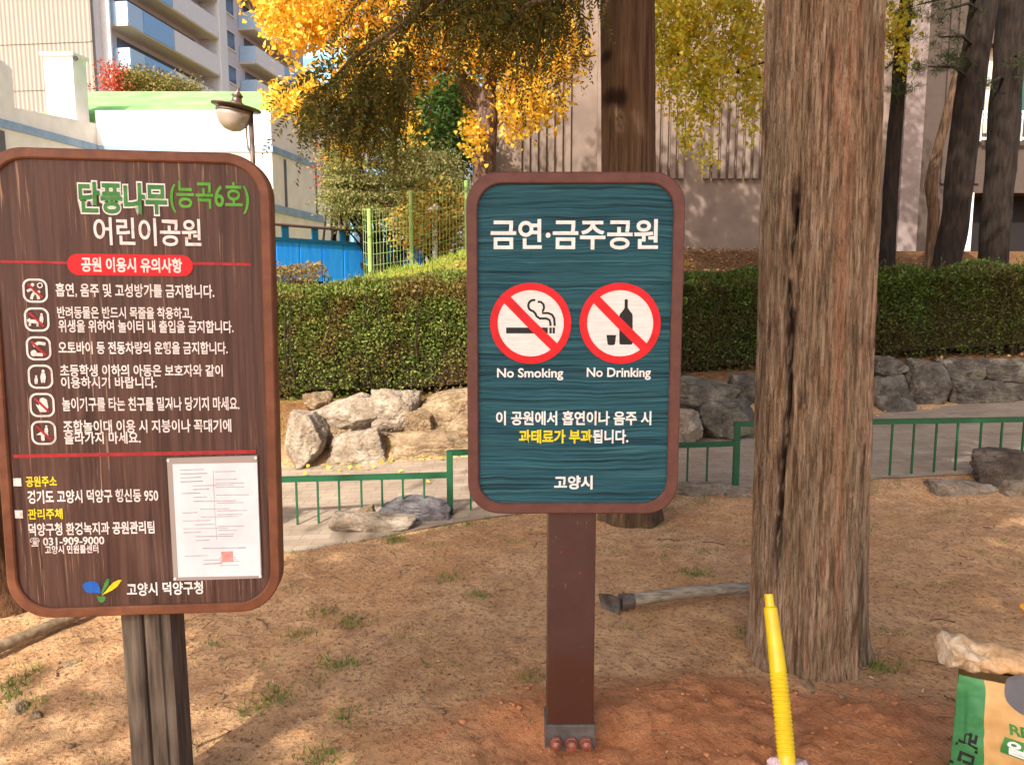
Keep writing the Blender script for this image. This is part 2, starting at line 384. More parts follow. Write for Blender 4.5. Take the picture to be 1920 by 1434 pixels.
def arc(cx, cy, r, a0, a1, n=10): return [(cx+r*math.cos(math.radians(a0+(a1-a0)*i/n)), cy-r*math.sin(math.radians(a0+(a1-a0)*i/n))) for i in range(n+1)]
def cig(q):
    K = H+.0006
    poly(q, pl, [(949, 614), (1027, 614), (1027, 625), (949, 625)], K, 2)
    for x in (1030, 1036): poly(q, pl, [(x, 614), (x+4.5, 614), (x+4.5, 625), (x, 625)], K, 2)
    stroke(q, pl, arc(1001, 573, 10.5, 75, 262, 12)+[(1004, 588), (1006, 593), (1012, 597), (1024, 597), (1030, 600), (1032, 606), (1032, 611)], 4.2, K, 2)
    stroke(q, pl, [(1008, 566), (1014, 566), (1019, 571), (1020, 577), (1018, 583), (1017, 587), (1028, 587), (1035, 590), (1039, 597), (1040, 611)], 4.2, K, 2)
def bottle(q):
    K = H+.0006
    poly(q, pl, [(1171, 563), (1172, 561), (1176, 561), (1177, 563), (1177, 577), (1180, 582), (1185, 588), (1186, 592), (1186, 643), (1184, 646), (1163, 646), (1161, 643), (1161, 592), (1163, 588), (1168, 582), (1171, 577)], K, 2)
    poly(q, pl, [(1137, 628), (1155, 628), (1153, 645), (1150, 647), (1142, 647), (1139, 645)], K, 2)
sub('no_smoking_symbol', [DISC_W, INK_R, INK_K], lambda q: symbol(q, 995, 606, cig), panel)
sub('no_drinking_symbol', [DISC_W, INK_R, INK_K], lambda q: symbol(q, 1162.5, 606, bottle), panel)
pz = pl.w(0, vb)[2]; pw = .152
px0 = P(1072, 1150, 2.37)[0]
t = NT('post_paint'); v = t.coord()
col = t.ramp(t.noise(v, 6, 5), [(.35, S(66, 41, 37)), (.65, S(80, 52, 47))])
col = t.mix(t.ramp(t.noise(v, 9, 5, .6, 1), [(.60, (0, 0, 0)), (.66, (.8, .8, .8))]), col, S(84, 40, 34))
sep = t.n('SeparateXYZ'); t.l(t.n('TexCoord').outputs['Object'], sep.inputs[0])
ad = t.n('Math', operation='MULTIPLY_ADD'); t.l(t.noise(v, 5, 3), ad.inputs[0]); ad.inputs[1].default_value = .25; t.l(sep.outputs[2], ad.inputs[2])
col = t.mix(t.ramp(ad.outputs[0], [(.38, (.8, .8, .8)), (.46, (0, 0, 0))]), col, S(74, 40, 26))
col = t.mix(t.ramp(t.noise(t.coord((1, 1, .35)), 55, 3), [(.66, (0, 0, 0)), (.72, (.55, .55, .55))]), col, S(140, 116, 100))
POSTM = t.fin(col, .38, .5)
def bbox(mb, c, d, bev, m=0):
    b = bmesh.new(); bmesh.ops.create_cube(b, size=1); bmesh.ops.scale(b, vec=d, verts=b.verts)
    bmesh.ops.bevel(b, geom=b.edges[:], offset=bev, segments=2, affect='EDGES', profile=.7)
    b.verts.index_update(); mb.add(np.array([x.co[:] for x in b.verts])+np.array(c), [[x.index for x in f.verts] for f in b.faces], m); b.free()
m = MB(); bbox(m, (px0, 2.43, (pz+.02-.12)/2), (pw, .10, pz+.14), .005); m.build('post', POSTM, sign, org)
STEEL = nmat('dull_steel', S(88, 84, 80), S(122, 116, 110), ns=14, rough=.45, bump=.2, bd=.003, spec=.5, metal=.4)
m = MB(); bbox(m, (px0-.001, 2.434, .0), (pw+.014, .122, .15), .004); br = m.build('base_bracket', STEEL, sign, org)
RUST = nmat('red_lead_paint', S(112, 56, 40), S(160, 92, 70), ns=20, rough=.35, bump=.2, bd=.002, spec=.6)
for dx in (-.048, .002, .05):
    m = MB(); c = np.array([px0+dx, 2.367, .020])
    for R, y0, y1, n in ((.021, .0, -.012, 6), (.016, -.012, -.030, 14)):
        th = np.linspace(0, 2*np.pi, n, endpoint=False)
        prof = [(R, y0), (R, y1*.9+y0*.1), (R*.7, y1), (R*.3, y1-.003)]
        v = [[c[0]+r*math.cos(a), c[1]+y, c[2]+r*math.sin(a)] for r, y in prof for a in th]
        m.add(v, [[i*n+j, i*n+(j+1) % n, (i+1)*n+(j+1) % n, (i+1)*n+j] for i in range(3) for j in range(n)]+[list(range(3*n, 4*n))])
    m.build('bolt', RUST, br, org, smooth=False)

# ------------------------------------------------------------------ brown notice board
pl = Plane(255, 715, 2.06, math.radians(6), .011)
xl, xr = pl.uv(-11, 715)[0], pl.uv(517, 715)[0]; vt, vb = pl.uv(255, 283)[1], pl.uv(255, 1151)[1]
fb = pl.w(.02, vb-.3); loc = (pl.w(.055, 0)[0], pl.O[1]+.06, 0)
board = thing('notice_board', 'large brown wood-grain rules board with green title and paper sheet', 'notice board', loc)
org = np.array(loc)
FR2 = nmat('orange_brown_frame', S(106, 62, 41), S(128, 78, 52), ns=22, rough=.5, bump=.1, bd=.002, spec=.35)
m = MB(); A = rrect(xl, vb, xr, vt, .112, 12); B = rrect(xl+.027, vb+.027, xr-.027, vt-.027, .092, 12)
ring(m, pl, A, B, -.05, .010); slab(m, pl, [(a*.998, b*.998) for a, b in A], -.052, -.012); m.build('frame', FR2, board, org)
t = NT('brown_woodgrain'); v = t.coord((34, 34, 1.1)); v2 = t.coord((75, 75, 2.2)); v3 = t.coord((3, 3, .8))
g1 = t.noise(v, 2.2, 5, .6); g2 = t.noise(v2, 2.2, 4); g3 = t.noise(v3, 2.2, 3)
col = t.ramp(g1, [(.32, S(48, 32, 28)), (.5, S(82, 57, 49)), (.7, S(104, 76, 65))])
col = t.mix(t.ramp(g3, [(.35, (0, 0, 0)), (.7, (.5, .5, .5))]), col, S(90, 58, 46))
wear = t.mix(1.0, t.ramp(g2, [(.60, (0, 0, 0)), (.70, (1, 1, 1))]), t.ramp(t.noise(v3, 1.6, 4), [(.44, (.08, .08, .08)), (.6, (.9, .9, .9))]), 'MULTIPLY')
col = t.mix(wear, col, S(176, 140, 112)); t.bump(g1, .8, .003)
BRW = t.fin(col, .55, .3)
m = MB(); slab(m, pl, rrect(xl+.024, vb+.024, xr-.024, vt-.024, .095, 12), -.045, 0)
bp = m.build('panel', BRW, board, org)
def title(q):
    text(q, pl, '단풍나무', (148, 342, 314, 402), H, .085, 1, ref=.045); text(q, pl, '단풍나무', (148, 342, 314, 402), H+.0012, .034, 0, ref=.045)
sub('title_text', [INK_G, INK_W], title, bp)
sub('title_text', INK_LG, lambda q: text(q, pl, '(능곡6호)', (319, 341, 467, 400), H, .016), bp)
sub('subtitle_text', INK_P, lambda q: text(q, pl, '어린이공원', (176, 409, 377, 461), H, .018), bp)
def banner(q):
    stroke(q, pl, [(2, 491), (60, 491.5), (130, 493)], 5, H, 1); stroke(q, pl, [(355, 494), (400, 494.5), (471, 496)], 5, H, 1)
    a = pl.uv(127, 497); b = pl.uv(362, 497); c = pl.uv(245, 477); d = pl.uv(245, 517)
    q.add(pl.pts(rrect(a[0], d[1], b[0], c[1], (c[1]-d[1])*.49, 8), H+.0004), [list(range(36))], 0)
    text(q, pl, '공원 이용시 유의사항', (153, 483, 342, 511), H+.001, .03, 2)
sub('banner', [INK_R, INK_DR, INK_P], banner, bp)
for s, b in (('흡연, 음주 및 고성방가를 금지합니다.', (105, 532, 402, 559)),
             ('반려동물은 반드시 목줄을 착용하고,', (108, 575, 360, 599)), ('위생을 위하여 놀이터 내 출입을 금지합니다.', (110, 600, 438, 624)),
             ('오토바이 등 전동차량의 운행을 금지합니다.', (110, 640, 427, 664)),
             ('초등학생 이하의 아동은 보호자와 같이', (113, 683, 418, 706)), ('이용하시기 바랍니다.', (115, 706, 294, 728)),
             ('놀이기구를 타는 친구를 밀거나 당기지 마세요.', (117, 744, 449, 770)),
             ('조합놀이대 이용 시 지붕이나 꼭대기에', (119, 786, 434, 811)), ('올라가지 마세요.', (121, 809, 264, 832))):
    sub('rule_text', INK_P, lambda q: text(q, pl, s, b, H, .022), bp)
for s, b, mt in (('공원주소', (49, 892, 107, 912), INK_Y), ('경기도 고양시 덕양구 행신동 950', (52, 917, 297, 942), INK_P),
                 ('관리주체', (53, 953, 118, 973), INK_Y), ('덕양구청 환경녹지과 공원관리팀', (54, 978, 290, 1002), INK_P),
                 ('031-909-9000', (81, 1006, 196, 1021), INK_P), ('고양시 민원콜센터', (85, 1021, 185, 1037), INK_P),
                 ('고양시 덕양구청', (238, 1090, 381, 1115), INK_W)):
    sub('contact_text', mt, lambda q: text(q, pl, s, b, H, .024), bp)
sub('bullet_mark', INK_P, lambda q: poly(q, pl, [(25, 896), (40, 896), (41, 911), (26, 911)], H), bp)
sub('bullet_mark', INK_P, lambda q: poly(q, pl, [(28, 956), (43, 956), (44, 971), (29, 971)], H), bp)
sub('telephone_mark', INK_P, lambda q: text(q, pl, '☎', (57, 1007, 75, 1025), H, .01), bp)
sub('divider_line', INK_DR, lambda q: stroke(q, pl, [(26, 855), (150, 852.5), (300, 850), (480, 846)], 7, H), bp)
def leafy(q):
    poly(q, pl, [(155, 1096), (160, 1091), (168, 1089), (177, 1088.5), (184, 1092), (188, 1102), (189, 1112), (184, 1111), (176, 1110), (166, 1111), (160, 1107), (157, 1101)], H, 0)
    poly(q, pl, [(194, 1100), (197, 1091), (201, 1084), (206, 1085), (205, 1092), (200, 1101), (192, 1113), (190, 1110)], H, 1)
    poly(q, pl, [(229, 1086), (222, 1086.5), (213, 1091), (205, 1099), (199, 1107), (191, 1115), (200, 1111), (212, 1105), (221, 1098)], H+.0003, 2)
    poly(q, pl, [(181, 1115), (188, 1118), (193, 1116), (199, 1119), (197, 1125), (192, 1129), (186, 1127), (184, 1121)], H, 1)
sub('emblem', [INK_B, INK_G, INK_Y], leafy, bp)
def person(q, x, y, s, m=1):
    poly(q, pl, circ(x, y-9*s, 2.6*s, 10), H+.0003, m)
    poly(q, pl, [(x-3*s, y-6*s), (x+3*s, y-6*s), (x+4.5*s, y+1*s), (x+3*s, y+10*s), (x+.8*s, y+10*s), (x, y+3*s), (x-.8*s, y+10*s), (x-3*s, y+10*s), (x-4.5*s, y+1*s)], H+.0003, m)
def icon(k, cx, cy):
    def fn(q):
        a = pl.uv(cx-23.5, cy); b = pl.uv(cx+23.5, cy); c = pl.uv(cx, cy-22.5); d = pl.uv(cx, cy+22.5)
        R = rrect(a[0], d[1], b[0], c[1], .02, 6); R2 = rrect(a[0]+.0052, d[1]+.0052, b[0]-.0052, c[1]-.0052, .0155, 6); n = len(R)
        q.add(np.concatenate([pl.pts(R, H), pl.pts(R2, H)]), [[i, (i+1) % n, n+(i+1) % n, n+i] for i in range(n)], 0)
        if k == 0:
            poly(q, pl, circ(cx-5, cy-11, 3.5, 10), H+.0003, 1); stroke(q, pl, [(cx-15, cy+1), (cx-6, cy-3), (cx+3, cy+4), (cx+9, cy+1)], 5, H+.0003, 1)
            stroke(q, pl, [(cx, cy+1), (cx-5, cy+9), (cx-7, cy+16)], 5, H+.0003, 1); stroke(q, pl, [(cx, cy+1), (cx+5, cy+9), (cx+7, cy+16)], 5, H+.0003, 1)
            stroke(q, pl, circ(cx+9, cy-10, 4.5, 12), 2, H+.0003, 1, True)
        if k == 1:
            stroke(q, pl, [(cx-16, cy-1), (cx-13, cy+3), (cx-2, cy+4), (cx+3, cy+7)], 7, H+.0003, 1); stroke(q, pl, [(cx-12, cy+5), (cx-13, cy+12)], 4, H+.0003, 1); stroke(q, pl, [(cx+1, cy+6), (cx+2, cy+13)], 4, H+.0003, 1)
            person(q, cx+9, cy-2, .85)
        if k == 2:
            stroke(q, pl, [(cx-10, cy-5), (cx, cy-10), (cx+13, cy-8)], 6, H+.0003, 1); poly(q, pl, circ(cx-9, cy+9, 6, 12), H+.0003, 1); stroke(q, pl, [(cx-8, cy+11), (cx+8, cy+12)], 6, H+.0003, 1)
        if k == 3: person(q, cx+5, cy, 1.15); person(q, cx-8, cy+6, .75)
        if k == 4:
            poly(q, pl, [(cx-12, cy-2), (cx-6, cy+1), (cx-4, cy-12), (cx+2, cy-14), (cx+9, cy-10), (cx+12, cy+4), (cx+8, cy+13), (cx-4, cy+13)], H+.0003, 1)
        if k == 5:
            person(q, cx+5, cy-5, .8); poly(q, pl, [(cx-14, cy+4), (cx-2, cy-4), (cx+10, cy+4)], H+.0003, 1); stroke(q, pl, [(cx-2, cy+3), (cx-1, cy+15)], 6, H+.0003, 1)
        if k != 3: stroke(q, pl, [(cx-14, cy-13), (cx, cy), (cx+14, cy+13)], 4.5, H+.0006, 2)
    return fn
for k, (cx_, cy_) in enumerate(((66.5, 545), (69.5, 599), (73, 653), (76.5, 706), (79.5, 759), (82.5, 811))):
    sub('rule_pictogram', [INK_P, INK_P, INK_DR], icon(k, cx_, cy_), bp)
# paper sheet in its clear holder
t = NT('clear_plastic'); HOLD = t.fin(S(168, 156, 150), .25, .6)
PAPER = nmat('paper', S(222, 220, 224), S(240, 238, 240), ns=9, rough=.5, bump=.15, bd=.004)
def sheet_holder(q):
    c4 = [pl.uv(327, 1087), pl.uv(492, 1082), pl.uv(483, 853), pl.uv(314, 858)]
    slab(q, pl, c4, .0008, .006)
    for p in c4:
        cc = (np.array(p)-np.mean(c4, 0))*.965+np.mean(c4, 0)
        slab(q, pl, [(cc[0]+.004*math.cos(a), cc[1]+.004*math.sin(a)) for a in np.linspace(0, 6.28, 10, endpoint=False)], .006, .009, 1)
holder = sub('paper_holder', [HOLD, INK_W], sheet_holder, board)
def sheet(q):
    slab(q, pl, [pl.uv(336, 1080), pl.uv(490, 1077), pl.uv(483, 866), pl.uv(325, 869)], .006, .0075)
    rs = random.Random(4)
    for i in range(25):
        y = 880+i*7.3; x = 333+i*.42
        if i in (9, 19, 21): continue
        a = x+rs.choice([6, 6, 28, 40]); b = min(478+i*.4, a+rs.uniform(25, 90))
        stroke(q, pl, [(a, y), ((a+b)/2, y-.7), (b, y-1.4)], rs.uniform(1.3, 2.2), .0078, 1)
        if rs.random() < .6: stroke(q, pl, [(404+i*.4, y+3), (430, y+2.5), (440+rs.uniform(0, 30), y+2)], 1.6, .0078, 1)
    stroke(q, pl, [(401, 880), (404, 950), (408, 1010)], 1.2, .0078, 1)
    poly(q, pl, [(416, 1032), (438, 1031), (439, 1051), (417, 1052)], .0079, 2)
sub('paper_sheet', [PAPER, INK_GY, INK_PK], sheet, holder)
# post with a grooved face
m = MB(); pc = P(293, 1290, pl.O[1]+.06); ph = pl.w(0, vb)[2]+.02
WOODP = nmat('weathered_dark_wood', S(66, 55, 46), S(108, 94, 80), scale=(18, 18, 1.5), ns=3, rough=.85, bump=.6, bd=.006)
w2 = .068
prof = [(-w2, .05), (-w2, -.046), (-w2+.004, -.05), (-.016, -.05), (-.012, -.046), (-.010, -.036), (-.004, -.036), (-.002, -.046), (.002, -.05), (w2-.028, -.05), (w2-.024, -.044), (w2, -.040), (w2, .05)]
tiltx = -.008
v = [[pc[0]+a+tiltx*(z-.3), pl.O[1]+.07+b, z] for z in (-.12, ph) for a, b in prof]; n = len(prof)
m.add(v, [[i, (i+1) % n, n+(i+1) % n, n+i] for i in range(n)]+[list(range(n))[::-1], list(range(n, 2*n))])
m.build('post', WOODP, board, org)

# ------------------------------------------------------------------ trees
def grid_trunk(mb, cx, cy, R, zs, nth, disp, m=0):
    """cx, cy, R are functions of z"""
    th = np.linspace(0, 2*np.pi, nth, endpoint=False); TH, Z = np.meshgrid(th, zs)
    r = R(Z, TH)+disp(TH, Z)
    X = cx(Z)+r*np.cos(TH); Y = cy(Z)+r*np.sin(TH); k = len(zs)
    idx = np.arange(k*nth).reshape(k, nth); nxt = np.roll(idx, -1, 1)
    mb.add(np.stack([X, Y, Z], -1), np.stack([idx[:-1], nxt[:-1], nxt[1:], idx[1:]], -1).reshape(-1, 4), m)
    return TH, Z
def frond_set(mb, tips, dens=60, L=.03, Wd=.007, droop=1.0, m=0):
    for base_, d, ln in tips:
        k = max(6, int(dens*ln/.4)); s = np.linspace(0, 1, k)
        d = np.array(d)/np.linalg.norm(d)
        pts = base_+np.outer(s*ln, d)+np.outer(s**2*ln*.55*droop, [0, 0, -1])
        T = np.gradient(pts, axis=0); side = np.cross(T, RNG.normal(size=3)); side /= np.linalg.norm(side, axis=1)[:, None]+1e-9
        for sg in (-1, 1):
            D = side*sg+T/np.linalg.norm(T, axis=1)[:, None]*.8+RNG.normal(0, .25, (k, 3))
            mb.leaves(pts, L*RNG.uniform(.6, 1.2, k)*(1-.5*s), Wd, D, .45, m)
NEEDLE = leafmat('rusty_needles', [S(58, 58, 18), S(88, 86, 30), S(112, 98, 34), S(86, 66, 26), S(74, 88, 34)], .3)
# the big trunk beside the teal sign
b0 = np.array([P(1506, 1290, 2.98)[0], 2.98]); t0 = np.array([P(1544, 0, 2.98)[0], 2.98]); zt = P(1544, 0, 2.98)[2]
cxf = lambda z: b0[0]+(t0[0]-b0[0])*np.clip(z/zt, -1, 1.6); cyf = lambda z: 2.98+0*z
def Rbig(Z, TH):
    r = .204+.012*np.exp(-np.clip(Z, 0, 9)/.3)+.035*np.exp(-np.clip(Z+.03, 0, 9)/.07)*(.5+.5*np.cos(5*TH+.7)+.3*np.cos(9*TH+1))-.004*np.clip(Z, 0, 20)
    lob = .010*np.cos(5*TH+.7)+.008*np.cos(8*TH+2.1+.6*Z)+.006*np.cos(13*TH+.4)
    return np.maximum(r*(1+0*TH)+lob*(1+.9*np.exp(-np.clip(Z, 0, 9)/.4)), .03)
def crackth(Z):  # angular place of the long dark split
    x = np.interp(Z, [.0, .4, .9, 1.3, 1.6, 2.0], [-.125, -.115, -.10, -.092, -.098, -.075]); return -np.pi/2+np.arcsin(x/.225)-.36
def dispbig(TH, Z):
    q = np.stack([np.cos(TH)*12, np.sin(TH)*12, Z*1.4], -1); q2 = np.stack([np.cos(TH)*26, np.sin(TH)*26, Z*4.2], -1)
    d = .016*(.5-np.abs(fbm(q, 4, 31)))-.006*np.clip(.16-np.abs(fbm(q2, 3, 41)), 0, 1)/.16+.003*fbm(np.stack([np.cos(TH)*50, np.sin(TH)*50, Z*14], -1), 2, 43)
    c = np.exp(-((TH-crack_m(TH, Z))/.028)**2)*sm(Z, .25, .6)*(1-sm(Z, 1.80, 1.92))
    return d-.02*c*sm(fbm(np.stack([Z*4, 0*Z, 0*Z], -1), 3, 19), -.3, .1)
def crack_m(TH, Z):
    a = crackth(Z)+2*np.pi+.05*fbm(np.stack([Z*7, Z*0, Z*0], -1), 3, 77); return a
big = thing('redwood_tree', 'thick straight trunk with fibrous reddish bark and long dark crack', 'tree', (b0[0], 2.98, 0))
org = np.array(big.location)
zs = np.concatenate([np.arange(-.12, 2.9, .0075), np.linspace(2.95, 11, 40)])
m = MB(); TH, Z = grid_trunk(m, cxf, cyf, Rbig, zs, 420, dispbig)
ck = np.exp(-((TH-crack_m(TH, Z))/(.075+.05*fbm(np.stack([Z*9, 0*Z, 0*Z], -1), 3, 8)))**2)*sm(Z, .25, .6)*(1-sm(Z, 1.82, 1.96))*sm(fbm(np.stack([TH*36, Z*20, 0*Z], -1), 3, 5), -.6, .1)
redm = np.exp(-((TH-(3*np.pi/2+.10+.05*np.sin(Z*3)))/.12)**2)*(.5+.5*sm(fbm(np.stack([TH*9, Z*2, 0*Z], -1), 3, 15), -.3, .3))
t = NT('fibrous_bark'); v = t.coord((58, 58, 5)); va = t.coord((170, 170, 13)); vb_ = t.coord((7, 7, 1.3))
g1 = t.noise(v, 1, 5, .65); g2 = t.noise(va, 1, 4, .6); g3 = t.noise(vb_, 1, 4)
col = t.ramp(g1, [(.38, S(104, 81, 63)), (.47, S(160, 131, 104)), (.62, S(194, 166, 138))])
col = t.mix(t.ramp(g3, [(.4, (0, 0, 0)), (.65, (.7, .7, .7))]), col, t.ramp(g1, [(.3, S(92, 80, 62)), (.7, S(158, 142, 114))]))
col = t.mix(t.ramp(g2, [(.55, (0, 0, 0)), (.64, (.6, .6, .6))]), col, S(98, 74, 56))
col = t.mix(t.ramp(t.noise(t.coord((60, 60, 3)), 1, 4), [(.54, (0, 0, 0)), (.7, (.6, .6, .6))]), col, S(176, 122, 90))
col = t.mix(t.attr('redness'), col, t.ramp(g2, [(.35, S(126, 84, 60)), (.6, S(190, 140, 108))]))
col = t.mix(t.attr('crack'), col, S(34, 26, 20)); 
h1 = t.bump(g1, 1, .03); t.bump(g2, .9, .015, h1)
BIGB = t.fin(col, .95, .15)
m.build('trunk', BIGB, big, org, smooth=True, attrs={'crack': np.clip(ck, 0, 1).ravel(), 'redness': redm.ravel()*.7})
m = MB()  # unseen upper crown, made wide and dense for its shade
for k in range(46):
    z = 4.4+k*.17; a = k*2.4; ln = 2.9*(1-(z-4.4)/12)
    c = np.array([cxf(z), 2.98, z]); e = c+np.array([math.cos(a)*ln, math.sin(a)*ln, .3])
    m.tube([c, (c+e)/2+np.array([0, 0, .1]), e], [.035, .02, .006], 5, 1)
    for s in np.linspace(.2, 1, 8):
        p = c+(e-c)*s; n = 34
        C = p+RNG.normal(0, .30, (n, 3)); m.leaves(C, .22, .07, RNG.normal(size=(n, 3)), .5, 0)
m.build('crown', [NEEDLE, BARKM], big, org)

# the second redwood behind the teal sign
by = 4.95; bx = P(1182, 1000, by)[0]; tx = P(1176, 0, by)[0]
mid = thing('redwood_tree', 'brown trunk with knots rising behind the teal sign', 'tree', (bx, by, 0)); org = np.array(mid.location)
kn = [(P(1162, 182, by-.17), .05), (P(1140, 98, by-.17), .032), (P(1148, 178, by-.17), .045)]
m = MB()
def dmid(TH, Z):
    q = np.stack([np.cos(TH)*11, np.sin(TH)*11, Z*1.2], -1)
    return .014*(.5-np.abs(fbm(q, 4, 61)))
TH, Z = grid_trunk(m, lambda z: bx+(tx-bx)*np.clip(z/3.3, -1, 2), lambda z: by+0*z, lambda Z, TH: np.maximum(.172+.03*np.exp(-np.clip(Z, 0, 9)/.2)*(1+.5*np.cos(6*TH))-.005*np.clip(Z-.5, 0, 20), .02), np.concatenate([np.arange(-.15, 3.6, .018), np.linspace(3.7, 11, 30)]), 150, dmid)
X3 = np.concatenate(m.V); kk = np.zeros(len(X3))
for c, r in kn: kk = np.maximum(kk, np.exp(-(((X3[:, 0]-c[0])/r)**2+((X3[:, 2]-c[2])/(r*1.2))**2)**2)*(X3[:, 1] < by))
t = NT('knotted_bark'); v = t.coord((40, 40, 1.5)); g1 = t.noise(v, 1, 5, .65); g3 = t.noise(t.coord((5, 5, 1)), 1, 4)
col = t.ramp(g1, [(.3, S(56, 40, 31)), (.5, S(96, 73, 55)), (.72, S(128, 101, 78))]); col = t.mix(t.ramp(g3, [(.4, (0, 0, 0)), (.65, (.6, .6, .6))]), col, S(84, 68, 46))
col = t.mix(t.attr('knot'), col, S(44, 30, 22)); t.bump(g1, 1, .02)
m.build('trunk', t.fin(col, .95, .15), mid, org, smooth=True, attrs={'knot': kk})
m = MB()
# limbs drooping to the left with hanging sprays
limbs = [([(1172, -30, 4.95), (1000, -70, 4.6), (820, -30, 4.3), (700, 90, 4.2), (600, 190, 4.2)], 1.0),
         ([(1172, -120, 4.95), (1050, -80, 4.5), (930, -20, 4.3), (820, 20, 4.2)], .7),
         ([(1172, -60, 4.95), (1040, -40, 5.3), (900, -20, 5.4), (780, 40, 5.5), (690, 130, 5.5)], .6),
         ([(1172, -200, 4.95), (1000, -190, 4.7), (820, -130, 4.5), (700, -20, 4.4)], .9),
         ([(1172, -150, 4.95), (1080, -60, 4.3), (1010, 0, 4.1), (960, 60, 4.05)], .8)]
for pts, dn_ in limbs:
    w = np.array([P(*p) for p in pts]); s = np.linspace(0, 1, 24); tt = np.linspace(0, 1, len(w))
    c = np.stack([np.interp(s, tt, w[:, k]) for k in range(3)], -1); c[:, 2] += .05*np.sin(s*9)
    m.tube(c, np.linspace(.032, .006, 24), 6, 1)
    for i in range(int(74*dn_)):
        u = RNG.uniform(.2, 1)**.8; p = np.array([np.interp(u, s, c[:, k]) for k in range(3)])+RNG.normal(0, .05, 3)
        d = np.array([RNG.normal(-.25, .55), RNG.normal(-.1, .5), RNG.uniform(-.9, .1)]); frond_set(m, [(p, d, RNG.uniform(.2, .42))], 34, .05, .011, RNG.uniform(.6, 1.6))
# dense hanging curtain at the limb tip
for i in range(170):
    px = RNG.uniform(560, 775); f_ = (px-560)/215; py = 190-80*f_+RNG.uniform(-20, 60)
    p = P(px, py, RNG.uniform(4.0, 4.7)); frond_set(m, [(p, (RNG.normal(-.12, .25), RNG.normal(0, .3), -1), RNG.uniform(.6, 1.1)*(.10+.36*f_))], 40, .05, .011, .4)
for i in range(110):
    p = P(RNG.uniform(830, 1105), RNG.uniform(-60, 50), RNG.uniform(4.1, 4.8)); frond_set(m, [(p, (RNG.normal(-.1, .35), RNG.normal(0, .3), -1), RNG.uniform(.12, .32))], 34, .05, .011, .4)
for k in range(50):  # out-of-view crown, widened and thickened to throw shade to the right
    z = 4.7+k*.17; a = k*2.4; ln = 3.2*(1-(z-4.7)/14)
    c = np.array([bx, by, z]); e = c+np.array([math.cos(a)*ln, math.sin(a)*ln, .3]); m.tube([c, (c+e)/2, e], [.03, .02, .006], 5, 1)
    for s in np.linspace(.2, 1, 8):
        C = c+(e-c)*s+RNG.normal(0, .30, (34, 3)); m.leaves(C, .22, .07, RNG.normal(size=(34, 3)), .5, 0)
m.build('crown', [NEEDLE, BARKM], mid, org)

# ginkgos
GINK = leafmat('yellow_leaves', [S(234, 188, 48), S(244, 208, 76), S(224, 170, 38), S(248, 218, 106), S(206, 182, 58)], .4)
GINK2 = leafmat('yellow_green_leaves', [S(204, 186, 56), S(176, 178, 60), S(220, 182, 50), S(158, 170, 60), S(226, 204, 90)], .45)
def blob_leaves(mb, blobs, size, mt=0, twig=None):
    for px, py, rx, ry, D, dd, n in blobs:
        k = max(3, n//38)
        c = P(px, py, D); sx = rx/F*D; sz = ry/F*D
        q = RNG.normal(size=(k, 3)); q /= np.linalg.norm(q, axis=1)[:, None]; q *= RNG.uniform(.2, 1, (k, 1))**.5
        tw = c+q*np.array([sx, dd, sz])
        C = np.repeat(tw, 38, 0)+RNG.normal(0, 1, (k*38, 3))*np.array([.075, .075, .11])*(size/.06)
        Dr = RNG.normal(size=C.shape)+np.array([0, 0, -.8]); s_ = RNG.uniform(.6, 1.15, len(C))*size
        mb.leaves(C, s_, s_*1.1, Dr, .8, mt)
gk = thing('ginkgo_tree', 'bright yellow ginkgo with forked trunk left of the teal sign', 'tree', P(912, 470, 10.2)*[1, 1, 1]); org = np.array(gk.location)
D = 10.2
m = MB(); tr = [P(912, 520, D), P(910, 400, D), P(908, 300, D), P(912, 230, D), P(914, 170, D)]
m.tube(tr, [.19, .165, .155, .15, .12], 16, 0, wob=.12); 
for pts, r in (([(912, 190), (930, 110), (925, 0), (915, -160), (900, -400)], .085), ([(912, 200), (885, 165), (850, 120), (800, 30), (740, -120)], .075), ([(905, 235), (880, 190), (858, 150)], .07),
               ([(925, 130), (1000, 125), (1070, 112), (1120, 104)], .022), ([(850, 130), (760, 130), (660, 160), (560, 190), (500, 180)], .03), ([(800, 30), (720, 50), (640, 40), (520, 30)], .028), ([(915, -100), (1010, -140), (1150, -180)], .05)):
    w = [P(x, y, D+RNG.normal(0, .12)*(i > 0)) for i, (x, y) in enumerate(pts)]; m.tube(w, np.linspace(r, r*.35, len(w)), 8, 0, wob=.1)
m.build('trunk', nmat('grey_brown_bark', S(58, 42, 34), S(120, 96, 80), scale=(9, 9, 3), ns=3, rough=.95, bump=1, bd=.02), gk, org, smooth=True)
m = MB()
